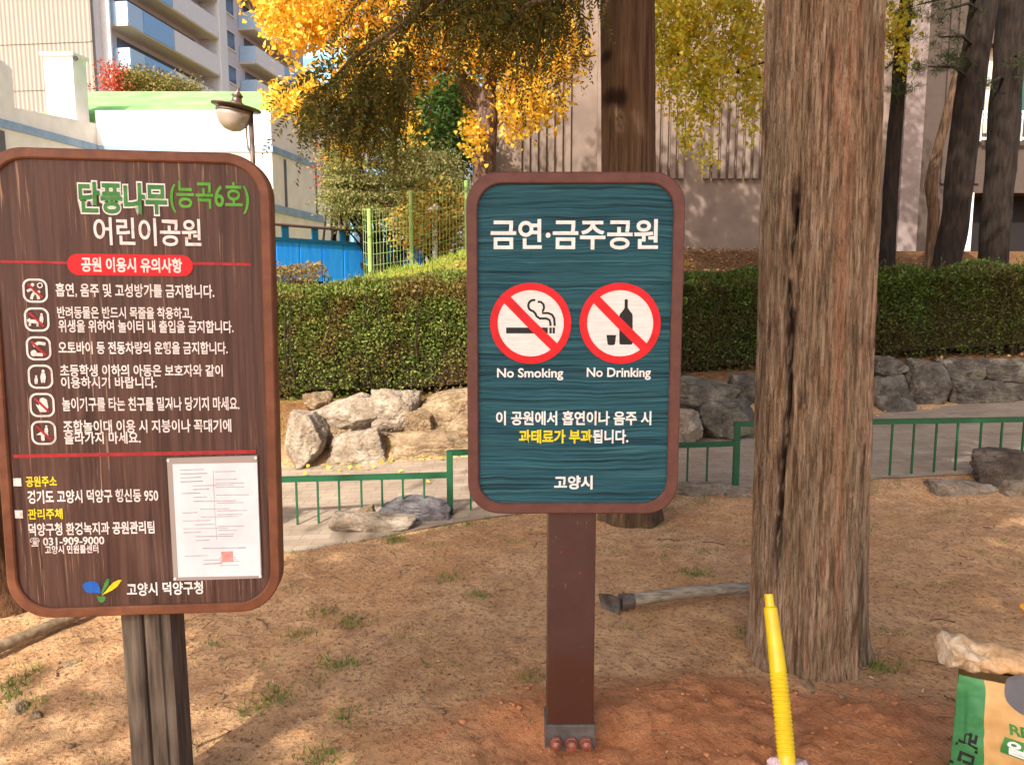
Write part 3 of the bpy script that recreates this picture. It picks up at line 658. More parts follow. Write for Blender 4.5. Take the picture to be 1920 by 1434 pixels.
blob_leaves(m, [(540, 20, 75, 45, 9.8, .6, 1700), (650, 30, 90, 50, 9.9, .7, 2200), (570, 60, 60, 22, 9.7, .4, 700), (760, 40, 90, 60, 10, .8, 2200), (850, 60, 80, 70, 10.2, .8, 1800), (700, 95, 50, 25, 9.9, .5, 600),
                (690, 140, 70, 32, 9.8, .5, 1200), (620, 165, 60, 18, 9.7, .4, 800), (545, 180, 50, 13, 9.6, .3, 520), (590, 205, 35, 10, 9.6, .3, 260), (765, 110, 60, 50, 10, .7, 1400), (870, 90, 50, 36, 10, .6, 800),
                (735, 205, 34, 34, 10, .5, 420), (898, 215, 26, 56, 10.6, .2, 700), (892, 275, 12, 40, 9.9, .12, 260), (960, 60, 70, 70, 10.2, .7, 1600), (1000, 130, 60, 40, 10.1, .6, 900), (985, 190, 55, 38, 10, .4, 1000), (1040, 190, 22, 18, 10, .3, 160),
                (965, 240, 16, 22, 10, .2, 200), (1070, 80, 50, 60, 10.1, .6, 900), (645, 268, 40, 12, 10.2, .4, 260), (775, 255, 12, 30, 10, .3, 120), (735, 165, 40, 60, 10.1, .3, 420)], .062)
blob_leaves(m, [(620, -140, 220, 130, 10, 2, 2600), (900, -200, 260, 160, 10, 2.2, 3200), (800, -520, 300, 250, 10, 2.5, 3800), (1100, -200, 120, 120, 10, 1.5, 1200), (700, -900, 330, 300, 10, 2.4, 2600)], .095)
blob_leaves(m, [(700, -620, 330, 260, 10, 1.2, 2600), (1020, -640, 300, 280, 10.2, 1.2, 2600)], .17)  # oversized leaf clumps out of view, added to shade the ribbed wall
m.build('crown', GINK, gk, org)
gk2 = thing('ginkgo_tree', 'yellow-green ginkgo with branches hanging right of the knotted trunk', 'tree', P(1560, 470, 11)); org = np.array(gk2.location)
D = 11
m = MB(); m.tube([P(1560, 520, D), P(1558, 300, D), P(1552, 100, D), P(1545, -200, D), P(1540, -600, D)], [.15, .13, .12, .1, .05], 14, 0, wob=.1)
for pts, r in (([(1555, 180), (1440, 148), (1408, 142), (1360, 130), (1300, 108), (1240, 98)], .03), ([(1555, 150), (1440, 115), (1400, 128), (1362, 136)], .02), ([(1550, 20), (1420, -40), (1300, -80), (1180, -60)], .05), ([(1550, -150), (1680, -100), (1750, 0)], .05)):
    w = [P(x, y, D-.3*i/len(pts)) for i, (x, y) in enumerate(pts)]; m.tube(w, np.linspace(r, r*.4, len(w)), 7, 0, wob=.1)
m.build('trunk', BARKD, gk2, org, smooth=True)
m = MB()
blob_leaves(m, [(1280, 30, 60, 50, 10.6, .7, 1500), (1350, 40, 70, 50, 10.8, .7, 1300), (1420, 40, 50, 60, 10.8, .6, 800), (1270, 100, 45, 45, 10.7, .6, 900), (1310, 125, 45, 35, 10.7, .5, 800), (1390, 120, 40, 30, 10.8, .5, 420),
                (1270, 165, 45, 28, 10.7, .4, 330), (1330, 175, 36, 25, 10.7, .4, 420), (1320, 200, 28, 28, 10.6, .3, 300), (1292, 245, 16, 22, 10.6, .2, 180), (1320, 285, 10, 30, 10.6, .15, 150), (1290, 215, 16, 20, 10.6, .2, 110), (1410, 180, 28, 45, 10.8, .3, 420), (1420, 230, 16, 18, 10.8, .2, 140), (1250, 60, 30, 60, 10.6, .4, 500),
                (1690, 50, 22, 50, 10.7, .3, 360), (1695, 95, 14, 24, 10.7, .2, 150), (1680, 10, 30, 30, 10.7, .3, 300)], .058)
blob_leaves(m, [(1350, -150, 200, 130, 10.8, 1.8, 2200), (1500, -400, 260, 230, 11, 2.2, 3000), (1650, -150, 120, 120, 10.8, 1.5, 1000), (1600, -850, 330, 300, 11, 2.4, 2000)], .095)
blob_leaves(m, [(1330, -600, 300, 280, 10.6, 1.2, 2600), (1650, -620, 260, 260, 11, 1.2, 2000)], .17)  # more unseen big-leaf clumps, put in for shade on that wall
m.build('crown', GINK2, gk2, org)

# dark trunks behind the hedge on the right
PINE = leafmat('pine_needles', [S(34, 48, 26), S(52, 66, 34), S(70, 76, 40)], .2)
def dark_tree(label, base_, pts, rad, D, need=None, mt=BARKD, name='pine_tree'):
    g = P(*base_, D); gzv = float(gz(g[0], D)); o = thing(name, label, 'tree', (g[0], D, gzv)); og = np.array(o.location)
    w = [np.array([P(*pts[0], D)[0], D, gzv-.1])]+[P(x, y, D) for x, y in pts]; w = np.array(w)
    s = np.linspace(0, 1, 40); tt = np.linspace(0, 1, len(w)); c = np.stack([np.interp(s, tt, w[:, k]) for k in range(3)], -1); r = np.interp(s, tt, rad)
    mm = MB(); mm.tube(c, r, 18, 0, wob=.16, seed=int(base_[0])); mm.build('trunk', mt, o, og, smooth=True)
    if need:
        mm = MB()
        for px, py, rx, ry, n, (ax, ay) in need:
            a = P(ax, ay, D); e = P(px, py, D-.3); mm.tube([a, (a+e)/2+np.array([0, -.1, .05]), e], [.03, .02, .008], 5, 1)
            for i in range(n):
                p = P(px+RNG.normal(0, rx*.5), py+RNG.normal(0, ry*.5), D-.3+RNG.normal(0, .25)); C = np.repeat(p[None], 22, 0)
                mm.leaves(C, .10, .006, RNG.normal(size=(22, 3))+[0, 0, .3], .5, 0)
        mm.build('crown', [PINE, BARKD], o, og)
    return o
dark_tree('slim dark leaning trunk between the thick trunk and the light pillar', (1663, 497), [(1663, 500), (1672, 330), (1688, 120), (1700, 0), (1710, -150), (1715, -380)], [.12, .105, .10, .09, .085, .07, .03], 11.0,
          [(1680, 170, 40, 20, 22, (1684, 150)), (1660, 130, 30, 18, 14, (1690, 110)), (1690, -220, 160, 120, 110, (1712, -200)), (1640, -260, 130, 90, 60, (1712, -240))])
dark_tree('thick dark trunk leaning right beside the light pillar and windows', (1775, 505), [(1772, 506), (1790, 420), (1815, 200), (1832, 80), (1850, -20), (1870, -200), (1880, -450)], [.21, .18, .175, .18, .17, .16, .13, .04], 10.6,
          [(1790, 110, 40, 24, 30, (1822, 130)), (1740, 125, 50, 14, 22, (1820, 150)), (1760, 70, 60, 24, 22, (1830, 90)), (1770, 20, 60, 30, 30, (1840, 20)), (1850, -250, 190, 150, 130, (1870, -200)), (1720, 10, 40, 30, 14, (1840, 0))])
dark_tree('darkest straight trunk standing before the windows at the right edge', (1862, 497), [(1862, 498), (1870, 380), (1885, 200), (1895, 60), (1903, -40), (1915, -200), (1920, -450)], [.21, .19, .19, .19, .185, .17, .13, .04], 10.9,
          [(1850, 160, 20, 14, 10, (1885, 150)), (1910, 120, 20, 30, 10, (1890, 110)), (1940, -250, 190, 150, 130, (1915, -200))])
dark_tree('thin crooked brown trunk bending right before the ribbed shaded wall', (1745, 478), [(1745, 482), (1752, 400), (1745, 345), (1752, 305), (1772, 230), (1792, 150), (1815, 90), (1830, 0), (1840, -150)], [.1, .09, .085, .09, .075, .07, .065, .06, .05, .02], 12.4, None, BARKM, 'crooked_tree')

# conifers and shrubs in the middle distance
def bush(name, label, blobs, base_, D, mat, leaf=.1, wd=.06, core=True, stems=5, cat='tree', lay=0):
    g = P(base_[0], base_[1], D); gzv = float(gz(g[0], D)); o = thing(name, label, cat, (g[0], D, gzv)); og = np.array(o.location); root = np.array([g[0], D, gzv-.1])
    mt = MB(); m = MB()
    for px, py, rx, ry, dd, n in blobs:
        c = P(px, py, D); sx, sz = rx/F*D, ry/F*D; k = max(4, n//30)
        q = RNG.normal(size=(k, 3)); q /= np.linalg.norm(q, axis=1)[:, None]; q *= RNG.uniform(.35, 1, (k, 1))**.5
        tw = c+q*np.array([sx, dd, sz])
        if lay: tw[:, 2] = np.round(tw[:, 2]/lay)*lay+RNG.normal(0, .04, k)
        sp = np.array([.16, .16, .05 if lay else .12])
        C = np.repeat(tw, 30, 0)+RNG.normal(0, 1, (k*30, 3))*sp*(leaf/.1)*1.2
        m.leaves(C, leaf*RNG.uniform(.6, 1.2, len(C)), wd, RNG.normal(size=C.shape)+[0, 0, -.3 if lay else .1], .5)
        for j in range(stems): mt.tube([root, root+(c-root)*.5+RNG.normal(0, .15, 3), tw[j % k]], [.05, .03, .008], 5)
    mt.build('trunk', BARKD, o, og); m.build('crown', mat, o, og)
    return o
OLIVE = leafmat('olive_sprays', [S(126, 122, 66), S(152, 150, 92), S(100, 118, 56), S(168, 150, 100), S(84, 108, 48)], .25)
DGREEN = leafmat('dark_green_leaves', [S(52, 84, 34), S(72, 108, 42), S(96, 118, 50), S(60, 76, 34)], .25)
bush('dark_conifer', 'dark green rounded conifer left of the ginkgo trunk', [(825, 250, 66, 95, 1.2, 9000), (850, 180, 40, 40, .8, 2200), (790, 300, 60, 60, 1, 4000)], (830, 460), 16.5, DGREEN, .1, .06)
bush('cedar_tree', 'broad olive and tan layered cedar behind the green mesh fence', [(700, 310, 90, 66, 1.3, 15000), (800, 350, 80, 70, 1.3, 13000), (665, 375, 50, 50, 1.1, 8000), (750, 395, 100, 36, 1.1, 8000), (650, 340, 30, 60, .8, 3000)], (720, 480), 14.6, OLIVE, .065, .028, lay=.26)
bush('maple_shrub', 'small reddish maple at the corner of the white building', [(640, 290, 26, 28, .5, 700), (625, 330, 16, 30, .4, 300)], (640, 460), 16.9, leafmat('red_leaves', [S(150, 70, 60), S(176, 96, 78), S(130, 80, 50)], .3), .09, .06)
bush('yellowing_shrub', 'orange and green shrubs behind the right end of the mesh fence', [(800, 420, 60, 50, .8, 2200), (850, 440, 40, 50, .8, 1700), (835, 380, 40, 30, .8, 700)], (820, 480), 13.6, leafmat('orange_green_leaves', [S(170, 110, 50), S(146, 140, 56), S(196, 150, 66), S(120, 130, 50)], .3), .085, .05, cat='shrub')
bush('maple_tree', 'small scarlet tree showing above the green roof', [(217, 156, 14, 28, .6, 900)], (217, 330), 36, leafmat('scarlet_leaves', [S(190, 84, 60), S(206, 104, 74), S(170, 70, 52)], .3), .15, .10, stems=1)
bush('garden_tree', 'leafy olive treetop between the scarlet tree and the balconies', [(280, 165, 40, 26, 1.5, 3400), (330, 172, 40, 20, 1.4, 2600), (262, 150, 20, 16, 1, 900)], (290, 330), 37, leafmat('olive_leaves', [S(98, 108, 50), S(126, 122, 60), S(156, 124, 66), S(84, 96, 48)], .3), .14, .09, stems=2)

# ------------------------------------------------------------------ hedges
def hedge(label, x0, x1, yf, zt, zb, dep, mat, n, leafs=.036):
    """yf, zt, zb : functions of x"""
    xm = (x0+x1)/2; o = thing('hedge', label, 'hedge', (xm, float(yf(xm)), float(zb(xm)))); og = np.array(o.location)
    ph = .16
    def bulge(x, s): return .13*fbm(np.stack([x*2.1, s*2.3, 0*x], -1), 4, 91)
    # leaves on front, top, back and a loose interior
    nf, nt = int(n*.62), int(n*.30); ni = n-nf-nt
    xa = RNG.uniform(x0, x1, nf); u = RNG.uniform(0, 1, nf)**.6; za = zb(xa)+.05+(zt(xa)-zb(xa)-.05)*u
    ya = yf(xa)+.10*np.abs(u-.55)**2*2.2+bulge(xa, za)+np.abs(RNG.normal(0, .05, nf)); ya += .14*sm(u, .86, 1)
    xb = RNG.uniform(x0, x1, nt); sb = RNG.uniform(0, 1, nt); yb = yf(xb)+dep*sb; zbt = zt(xb)+.03*np.sin(xb*7)+bulge(xb, yb)*.7-.12*np.abs(sb-.5)**3*8-np.abs(RNG.normal(0, .035, nt))
    xc = RNG.uniform(x0, x1, ni); yc = yf(xc)+RNG.uniform(.08, dep, ni); zc = zb(xc)+(zt(xc)-zb(xc)-.05)*RNG.uniform(0.05, .98, ni)
    C = np.stack([np.concatenate([xa, xb, xc]), np.concatenate([ya, yb, yc]), np.concatenate([za, zbt, zc])], -1)
    out = np.concatenate([np.tile([0, -1, .35], (nf, 1)), np.tile([0, -.2, 1], (nt, 1)), np.tile([0, 0, .3], (ni, 1))])
    s_ = leafs*RNG.uniform(.6, 1.3, len(C)); mm = MB(); mm.leaves(C, s_, s_*.62, out+RNG.normal(0, .75, C.shape), .5)
    for i in range(int((x1-x0)*26)):
        x = RNG.uniform(x0, x1); on = RNG.uniform() < .6; y = float(yf(x))+(RNG.uniform(0, dep) if on else .02); z = float(zt(x))-.02 if on else RNG.uniform(float(zb(x))+.25, float(zt(x)))
        d = np.array([RNG.normal(0, .35), -.1 if on else -.9, 1 if on else .5]); L = RNG.uniform(.05, .13); q = np.array([x, y, z])+np.outer(np.linspace(0, 1, 9)*L, d)
        mm.leaves(q, leafs*.8, leafs*.5, RNG.normal(0, .7, (9, 3))+d, .5)
    mm.build('foliage', mat, o, og)
    mm = MB()
    for i in range(int((x1-x0)*46)):
        x = RNG.uniform(x0, x1); y = float(yf(x))+RNG.uniform(.1, dep-.1); z0 = float(gz(x, y))-.05
        t_ = np.array([x+RNG.normal(0, .16), y+RNG.normal(-.05, .1), float(zt(x))-.1]); mm.tube([[x, y, z0], (np.array([x, y, z0])+t_)/2+RNG.normal(0, .05, 3), t_], [.014, .010, .004], 4)
    xs_ = np.linspace(x0+.06, x1-.06, 30); k = len(xs_)  # solid dark core, added inside the leaves to block light
    ins = np.stack([[xs_, yf(xs_)+.16, zb(xs_)+.14], [xs_, yf(xs_)+.2, zt(xs_)-.16], [xs_, yf(xs_)+dep-.15, zt(xs_)-.16], [xs_, yf(xs_)+dep-.12, zb(xs_)+.14]], 0)
    v = ins.transpose(2, 0, 1).reshape(-1, 3)
    mm.add(v, [[i*4+j, i*4+(j+1) % 4, (i+1)*4+(j+1) % 4, (i+1)*4+j] for i in range(k-1) for j in range(4)]+[[3, 2, 1, 0], [(k-1)*4, (k-1)*4+1, (k-1)*4+2, (k-1)*4+3]])
    mm.build('branches', TWIGD, o, og)  # real twigs and the added light-blocking core in one mesh
    return o
TWIGD = nmat('hedge_twigs_and_core', S(34, 30, 18), S(70, 56, 36), scale=(10, 10, 3), ns=4, rough=.95, bump=1, bd=.03)
HL = leafmat('boxwood_leaves_sun_toned', [S(92, 118, 44), S(122, 140, 58), S(72, 98, 34), S(148, 148, 74), S(104, 102, 50)], .3, patch=(S(128, 96, 56), 2.2))  # paler leaf colours, sunlight on the left hedge mixed in
HR = leafmat('boxwood_leaves_shade_toned', [S(56, 82, 26), S(76, 102, 36), S(98, 118, 46), S(46, 66, 22), S(96, 90, 44)], .25, patch=(S(84, 72, 38), 1.9))  # darker copy of the leaf colours, shade put in
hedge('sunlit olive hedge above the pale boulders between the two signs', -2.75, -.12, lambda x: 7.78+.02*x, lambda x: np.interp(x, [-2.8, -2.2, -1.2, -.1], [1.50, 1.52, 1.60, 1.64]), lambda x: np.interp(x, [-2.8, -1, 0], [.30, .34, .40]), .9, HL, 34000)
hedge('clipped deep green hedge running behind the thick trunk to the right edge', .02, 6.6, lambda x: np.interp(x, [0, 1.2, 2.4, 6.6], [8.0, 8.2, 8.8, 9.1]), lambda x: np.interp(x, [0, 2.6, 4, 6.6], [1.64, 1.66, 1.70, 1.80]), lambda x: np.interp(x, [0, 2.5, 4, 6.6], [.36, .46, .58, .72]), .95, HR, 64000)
hedge('small tan-topped hedge in front of the blue fence', -3.9, -2.36, lambda x: 9.4+0*x, lambda x: 1.74+0*x, lambda x: .9+0*x, .7, leafmat('tan_leaves', [S(150, 124, 76), S(128, 118, 62), S(170, 140, 90), S(110, 100, 52)], .3), 9000, .035)

# ------------------------------------------------------------------ rocks
_ico = {}
def hullmesh(w, d, h, seed, blocky=.5, rnd=.10, sub_=5):
    """rounded polytope: unit-sphere directions cut back by random planes, then weathered"""
    if sub_ not in _ico:
        b = bmesh.new(); bmesh.ops.create_icosphere(b, subdivisions=sub_, radius=1); b.verts.index_update()
        _ico[sub_] = (np.array([x.co[:] for x in b.verts]), [[x.index for x in q.verts] for q in b.faces]); b.free()
    dirs, f = _ico[sub_]; r = np.random.default_rng(seed)
    n = r.normal(size=(13, 3)); n /= np.linalg.norm(n, axis=1)[:, None]; dd = r.uniform(.72, .98, 13)+(.5-blocky)*.9
    box = np.concatenate([np.eye(3), -np.eye(3)])+r.normal(0, .10, (6, 3)); box /= np.linalg.norm(box, axis=1)[:, None]
    n = np.concatenate([n, box]); dd = np.concatenate([dd, r.uniform(.78, .9, 6)])
    t_ = np.clip(dirs @ n.T, 0, None)/dd
    rad = 1/((t_**42).sum(1)**(1/42)+1e-6); rad = np.minimum(rad, 1.45)
    v = dirs*rad[:, None]
    v = v*(1+.10*fbm(v*2.2+seed, 6, seed)-.07*np.clip(.16-np.abs(fbm(v*2.6+seed, 4, seed+3)), 0, 1)/.16)[:, None]
    lo, hi = v.min(0), v.max(0); v = (v-(lo+hi)/2)/(hi-lo)*np.array([w, d, h])
    return v, f
def rock(name, label, box, Y, seed, mat, dep=None, blocky=.5, rot=0, tilt=0, sink=.03, group=None, cat='rock'):
    x0, y0, x1, y1 = box; a = P(x0, (y0+y1)/2, Y); b = P(x1, (y0+y1)/2, Y); zt_ = P((x0+x1)/2, y0, Y)[2]; zb_ = P((x0+x1)/2, y1, Y)[2]-sink
    w = b[0]-a[0]; h = zt_-zb_; d = dep or (w+h)*.5
    ca, sa = math.cos(tilt), math.sin(tilt)
    v, f = hullmesh(w/(abs(ca)+abs(sa)*h/w*.5), d, h/(abs(ca)+abs(sa)*w/h*.5), seed, blocky, 0, 6 if w > .3 else 5)
    R = np.array([[ca, 0, -sa], [0, 1, 0], [sa, 0, ca]]); R2 = np.array([[math.cos(rot), -math.sin(rot), 0], [math.sin(rot), math.cos(rot), 0], [0, 0, 1]])
    v = v @ R.T @ R2.T; c = np.array([(a[0]+b[0])/2, Y+d*.3, (zt_+zb_)/2]); mm = MB(); mm.add(v+c, f)
    o = mm.build(name, mat, None, (c[0], c[1], zb_), smooth=True); return tag(o, label, cat, group)
g1_, g2_, g3_ = 'boulders banked along the far side of the path', 'stone wall blocks under the dark hedge', 'stones edging the near side of the path'
rock('boulder', 'tall whitish boulder standing at the left end beside the brown board', (516, 768, 612, 886), 6.9, 11, ROCK_A, .45, .55, tilt=-.30, group=g1_)
rock('boulder', 'long tan slab slanting up behind the tall whitish boulder', (578, 738, 730, 830), 7.25, 22, ROCK_A, .5, .6, tilt=.22, group=g1_)
rock('boulder', 'pointed pale boulder with a dark right face under the hedge', (695, 728, 785, 820), 7.3, 33, ROCK_A, .5, .5, group=g1_)
rock('boulder', 'rounded pale boulder in the middle of the lower row', (608, 806, 730, 888), 6.95, 44, ROCK_A, .5, .6, group=g1_)
rock('boulder', 'low flat tan slab nearest the teal sign', (718, 814, 900, 872), 7.05, 55, ROCK_T, .45, .45, group=g1_)
rock('boulder', 'small tan stone on top of the bank under the hedge', (565, 736, 618, 772), 7.4, 66, ROCK_T, .3, .6, group=g1_)
rock('boulder', 'broad sandy boulder beside the left edge of the teal sign', (772, 732, 905, 822), 7.45, 77, ROCK_T, .5, .5, group=g1_)
rock('boulder', 'wide flat-topped grey boulder just right of the teal sign', (1262, 708, 1392, 770), 7.35, 81, ROCK_B, .5, .55, group=g1_)
rock('boulder', 'blocky grey-tan boulder left of the thick trunk', (1312, 748, 1422, 822), 7.2, 82, ROCK_B, .45, .45, group=g1_)
rock('boulder', 'rough pale stone half hidden by the teal sign frame', (1250, 768, 1322, 832), 7.1, 83, ROCK_A, .4, .55, group=g1_)
rock('wall_block', 'pointed dark stone on top of the wall beside the thick trunk', (1632, 666, 1702, 712), 8.5, 91, ROCK_B, .4, .6, group=g2_)
rock('wall_block', 'rounded lichen-grey stone low beside the thick trunk', (1630, 704, 1714, 784), 8.25, 92, ROCK_B, .4, .65, group=g2_)
rock('wall_block', 'tall speckled grey block in the middle of the wall', (1696, 674, 1790, 780), 8.4, 93, ROCK_B, .4, .38, group=g2_)
rock('wall_block', 'long thin capstone on the wall above the square block', (1775, 672, 1858, 716), 8.55, 94, ROCK_B, .4, .35, group=g2_)
rock('wall_block', 'square-cut block with a pale top edge near the right end', (1787, 712, 1900, 770), 8.35, 95, ROCK_B, .4, .28, group=g2_)
rock('wall_block', 'dark upper stone of the wall at the right edge', (1848, 672, 1960, 718), 8.5, 96, ROCK_B, .4, .4, group=g2_)
rock('wall_block', 'lower stone of the wall cut off by the right edge', (1888, 716, 1970, 764), 8.4, 97, ROCK_B, .4, .45, group=g2_)
rock('wall_block', 'small dark wedge stone at the foot of the wall', (1648, 742, 1722, 792), 8.1, 98, ROCK_B, .3, .5, group=g2_)
rock('boulder', 'mossy brown stone wedged between the pointed boulder and the sandy one', (742, 768, 812, 828), 7.3, 78, ROCK_T, .35, .55, group=g1_)
rock('boulder', 'low stone buried between the tall whitish boulder and the slab', (596, 790, 660, 836), 7.2, 79, ROCK_T, .35, .55, group=g1_)
rock('boulder', 'dark stone under the hedge just left of the thick trunk', (1375, 704, 1440, 758), 7.5, 84, ROCK_B, .4, .5, group=g1_)
rock('edging_stone', 'long blue-grey stone under the low step of the green railing', (708, 938, 846, 986), 5.2, 101, rockmat('bluish_granite', S(84, 80, 84), S(124, 118, 118), S(160, 150, 146), S(96, 84, 74)), .25, .4, group=g3_)
rock('edging_stone', 'flat pale stone sunk in front of the blue-grey one', (612, 968, 780, 1000), 5.0, 102, ROCK_A, .22, .45, group=g3_)
rock('edging_stone', 'small brown stone left of the blue-grey stone', (672, 950, 704, 980), 5.15, 103, ROCK_T, .14, .6, group=g3_)
rock('edging_stone', 'flat grey kerb stone right of the teal sign', (1270, 906, 1392, 946), 5.5, 104, ROCK_A, .25, .4, group=g3_)
rock('edging_stone', 'pale tilted kerb stone against the left side of the thick trunk', (1358, 920, 1420, 950), 5.42, 105, ROCK_A, .25, .45, group=g3_)
rock('edging_stone', 'large dark rounded stone in front of the railing at the right edge', (1832, 850, 1990, 918), 5.45, 214, rockmat('dark_stone', S(66, 56, 48), S(100, 88, 76), S(128, 114, 98), S(70, 58, 46)), .4, .85, group=g3_)
rock('edging_stone', 'low mossy stone left of the large dark rounded one', (1742, 902, 1890, 940), 5.4, 107, ROCK_A, .3, .45, group=g3_)
rock('edging_stone', 'small stone under the large dark one at the right edge', (1876, 900, 1960, 934), 5.35, 108, ROCK_A, .25, .45, group=g3_)
rock('edging_stone', 'thin pale kerb strip right of the thick trunk', (1600, 918, 1752, 934), 5.5, 109, ROCK_A, .18, .3, group=g3_)
for lab, box, Y, sd_, mt_, gp in (('flat tan stone at the bottom left on the dirt', (6, 1322, 48, 1356), 2.62, 121, ROCK_T, None), ('smaller angular stone right of the flat tan one', (46, 1340, 76, 1370), 2.58, 122, ROCK_T, None),
                              ('tan upright stone at the foot of the thick trunk', (1508, 1286, 1538, 1320), 2.68, 123, ROCK_T, None), ('whitish crumbling lump left of the yellow handle', (1416, 1292, 1450, 1316), 2.68, 124, ROCK_A, None),
                              ('orange soil-stained stone left of the brown board post', (104, 1246, 140, 1276), 2.95, 125, ROCK_T, None)):
    rock('stone', lab, box, Y, sd_, mt_, .07, .55, sink=.02)

# ------------------------------------------------------------------ low green railing
rl = thing('railing', 'low stepped dark green metal railing along the path', 'railing', (0, 5.5, 0)); org = np.array(rl.location)
def ry(px): return np.interp(px, [480, 843, 1330, 1640, 1960], [5.2, 5.3, 5.66, 5.72, 5.8])
def railbar(p0, p1, th=.036):
    a, b = P(p0[0], p0[1], ry(p0[0])), P(p1[0], p1[1], ry(p1[0])); d = b-a; L = np.linalg.norm(d); d /= L
    y = np.cross([0, 0, 1], d); y /= np.linalg.norm(y); R = np.stack([d, y, np.cross(d, y)], 1)
    mm = MB(); mm.box((a+b)/2, (L, .036, th), 0, R); mm.build('rail', GREENP, rl, org)
railbar((440, 901), (848, 890)); railbar((838, 849), (1382, 831)); railbar((1376, 795), (1990, 785))
def upright(px, pt, pb, w, nm):
    Y = float(ry(px)); a = P(px, pt, Y); b = P(px, pb, Y); mm = MB(); mm.box(((a[0]), Y, (a[2]+b[2]-.08)/2), (w, w, a[2]-b[2]+.08)); mm.build(nm, GREENP, rl, org)
for x, yt in zip((476, 516, 555, 595, 635, 677, 716, 755, 795), np.linspace(899, 893, 9)): upright(x, yt, 1000, .013, 'baluster')
for x in (882, 922, 963, 1004, 1046, 1088, 1128, 1168, 1208, 1249, 1290, 1327): upright(x, 848-(x-855)*.036, 935, .013, 'baluster')
for x in (1425, 1466, 1508, 1550, 1592, 1633, 1674, 1715, 1757, 1797, 1841, 1880, 1921, 1962): upright(x, 794-(x-1400)*.012, 918, .013, 'baluster')
upright(843, 846, 965, .042, 'railing_post'); upright(1383, 790, 920, .042, 'railing_post')

# ------------------------------------------------------------------ blue fence
BLUE = nmat('blue_paint', S(20, 140, 255), S(56, 164, 255), scale=(6, 6, .6), ns=3, rough=.5, bump=.1, bd=.004, spec=.35)
BLUED = plain('deep_blue_paint', S(22, 92, 130), .5); RUSTY = plain('rusty_rail_paint', S(96, 74, 68), .7)
a2, b2 = np.array([-5.1, 11.4]), np.array([-1.81, 16.05]); dv2 = (b2-a2)/np.linalg.norm(b2-a2); nv2 = np.array([dv2[1], -dv2[0]])
fr = lambda u, v: tuple(a2+dv2*u+nv2*v)
bf = thing('metal_fence', 'bright blue sheet metal fence with top handrail left of the hedge', 'fence', (a2[0], a2[1], 1.0)); org = np.array(bf.location); LN = np.linalg.norm(b2-a2)
m = MB()
u = 0
while u < LN: m.hex(fr, u, min(u+.46, LN), 0, .018, .9, 2.28); m.hex(fr, u+.46, u+.5, -.01, .01, .9, 2.28); u += .5
m.build('sheet_panel', BLUE, bf, org)
m = MB(); m.hex(fr, 0, LN, -.03, .04, 2.281, 2.34); m.build('cap_rail', BLUED, bf, org)
m = MB(); m.tube([[*fr(0, 0), 2.55], [*fr(LN/2, 0), 2.55], [*fr(LN, 0), 2.55]], .025, 8); m.build('handrail', RUSTY, bf, org)
for k in range(9):
    m = MB(); u = .28+k*.64; m.hex(fr, u-.07, u+.07, -.012, .012, 2.341, 2.54); m.build('fence_post', BLUED, bf, org)

# lime mesh fence
LIME = plain('lime_paint', S(150, 180, 100), .5)
lf = thing('mesh_fence', 'lime green wire mesh fence stepping up behind the hedge', 'fence', P(770, 480, 12.4)); org = np.array(lf.location)
lp = [(680, 391, 12.24), (692, 395, 12.2), (770, 362, 12.4), (874, 342, 12.7), (960, 330, 13)]
for (x, yt, D), yb in zip(lp[1:4], (520, 490, 470)):
    m = MB(); a = P(x, yt, D); m.tube([[a[0], D, a[2]], [a[0], D, P(x, yb, D)[2]-.3]], .034, 10); m.lathe((a[0], D, a[2]), [(.037, 0), (.037, .015), (.02, .03)], 10); m.build('fence_post', LIME, lf, org)
for (x0, y0, d0), (x1, y1, d1), yb in ((lp[1], (768, 385, 12.35), 490), ((772, 363, 12.45), lp[3], 475), ((876, 343, 12.7), lp[4], 470), (lp[0], lp[1], 505)):
    m = MB(); A = P(x0, y0, d0); B = P(x1, y1, d1); zb_ = P(x0, yb, d0)[2]-.3; n = max(3, int(np.linalg.norm((B-A)[:2])/.052))
    for i in range(n+1):
        q = A+(B-A)*i/n; m.box((q[0], q[1], (q[2]+zb_)/2), (.005, .005, q[2]-zb_))
    for z in np.arange(0, A[2]-zb_, .17):
        m.tube([A-[0, .006, z], (A+B)/2-[0, .006, z], B-[0, .006, z]], .004, 5)
    m.build('mesh_panel', LIME, lf, org)
# garden lamp
WHT = plain('white_paint', S(214, 210, 204), .5)
a = P(815, 382, 13.2); gl = thing('garden_lamp', 'small white post lamp with conical cap behind the mesh fence', 'lamp', (a[0], 13.2, 1.9)); org = np.array(gl.location)
m = MB(); m.tube([[a[0], 13.2, 1.7], [a[0], 13.2, a[2]-.2]], .05, 10); m.build('post', WHT, gl, org)
m = MB(); m.lathe((a[0], 13.2, a[2]-.2), [(.05, 0), (.075, .02), (.075, .08), (.13, .09), (.02, .2)], 14); m.build('lamp_cap', WHT, gl, org)

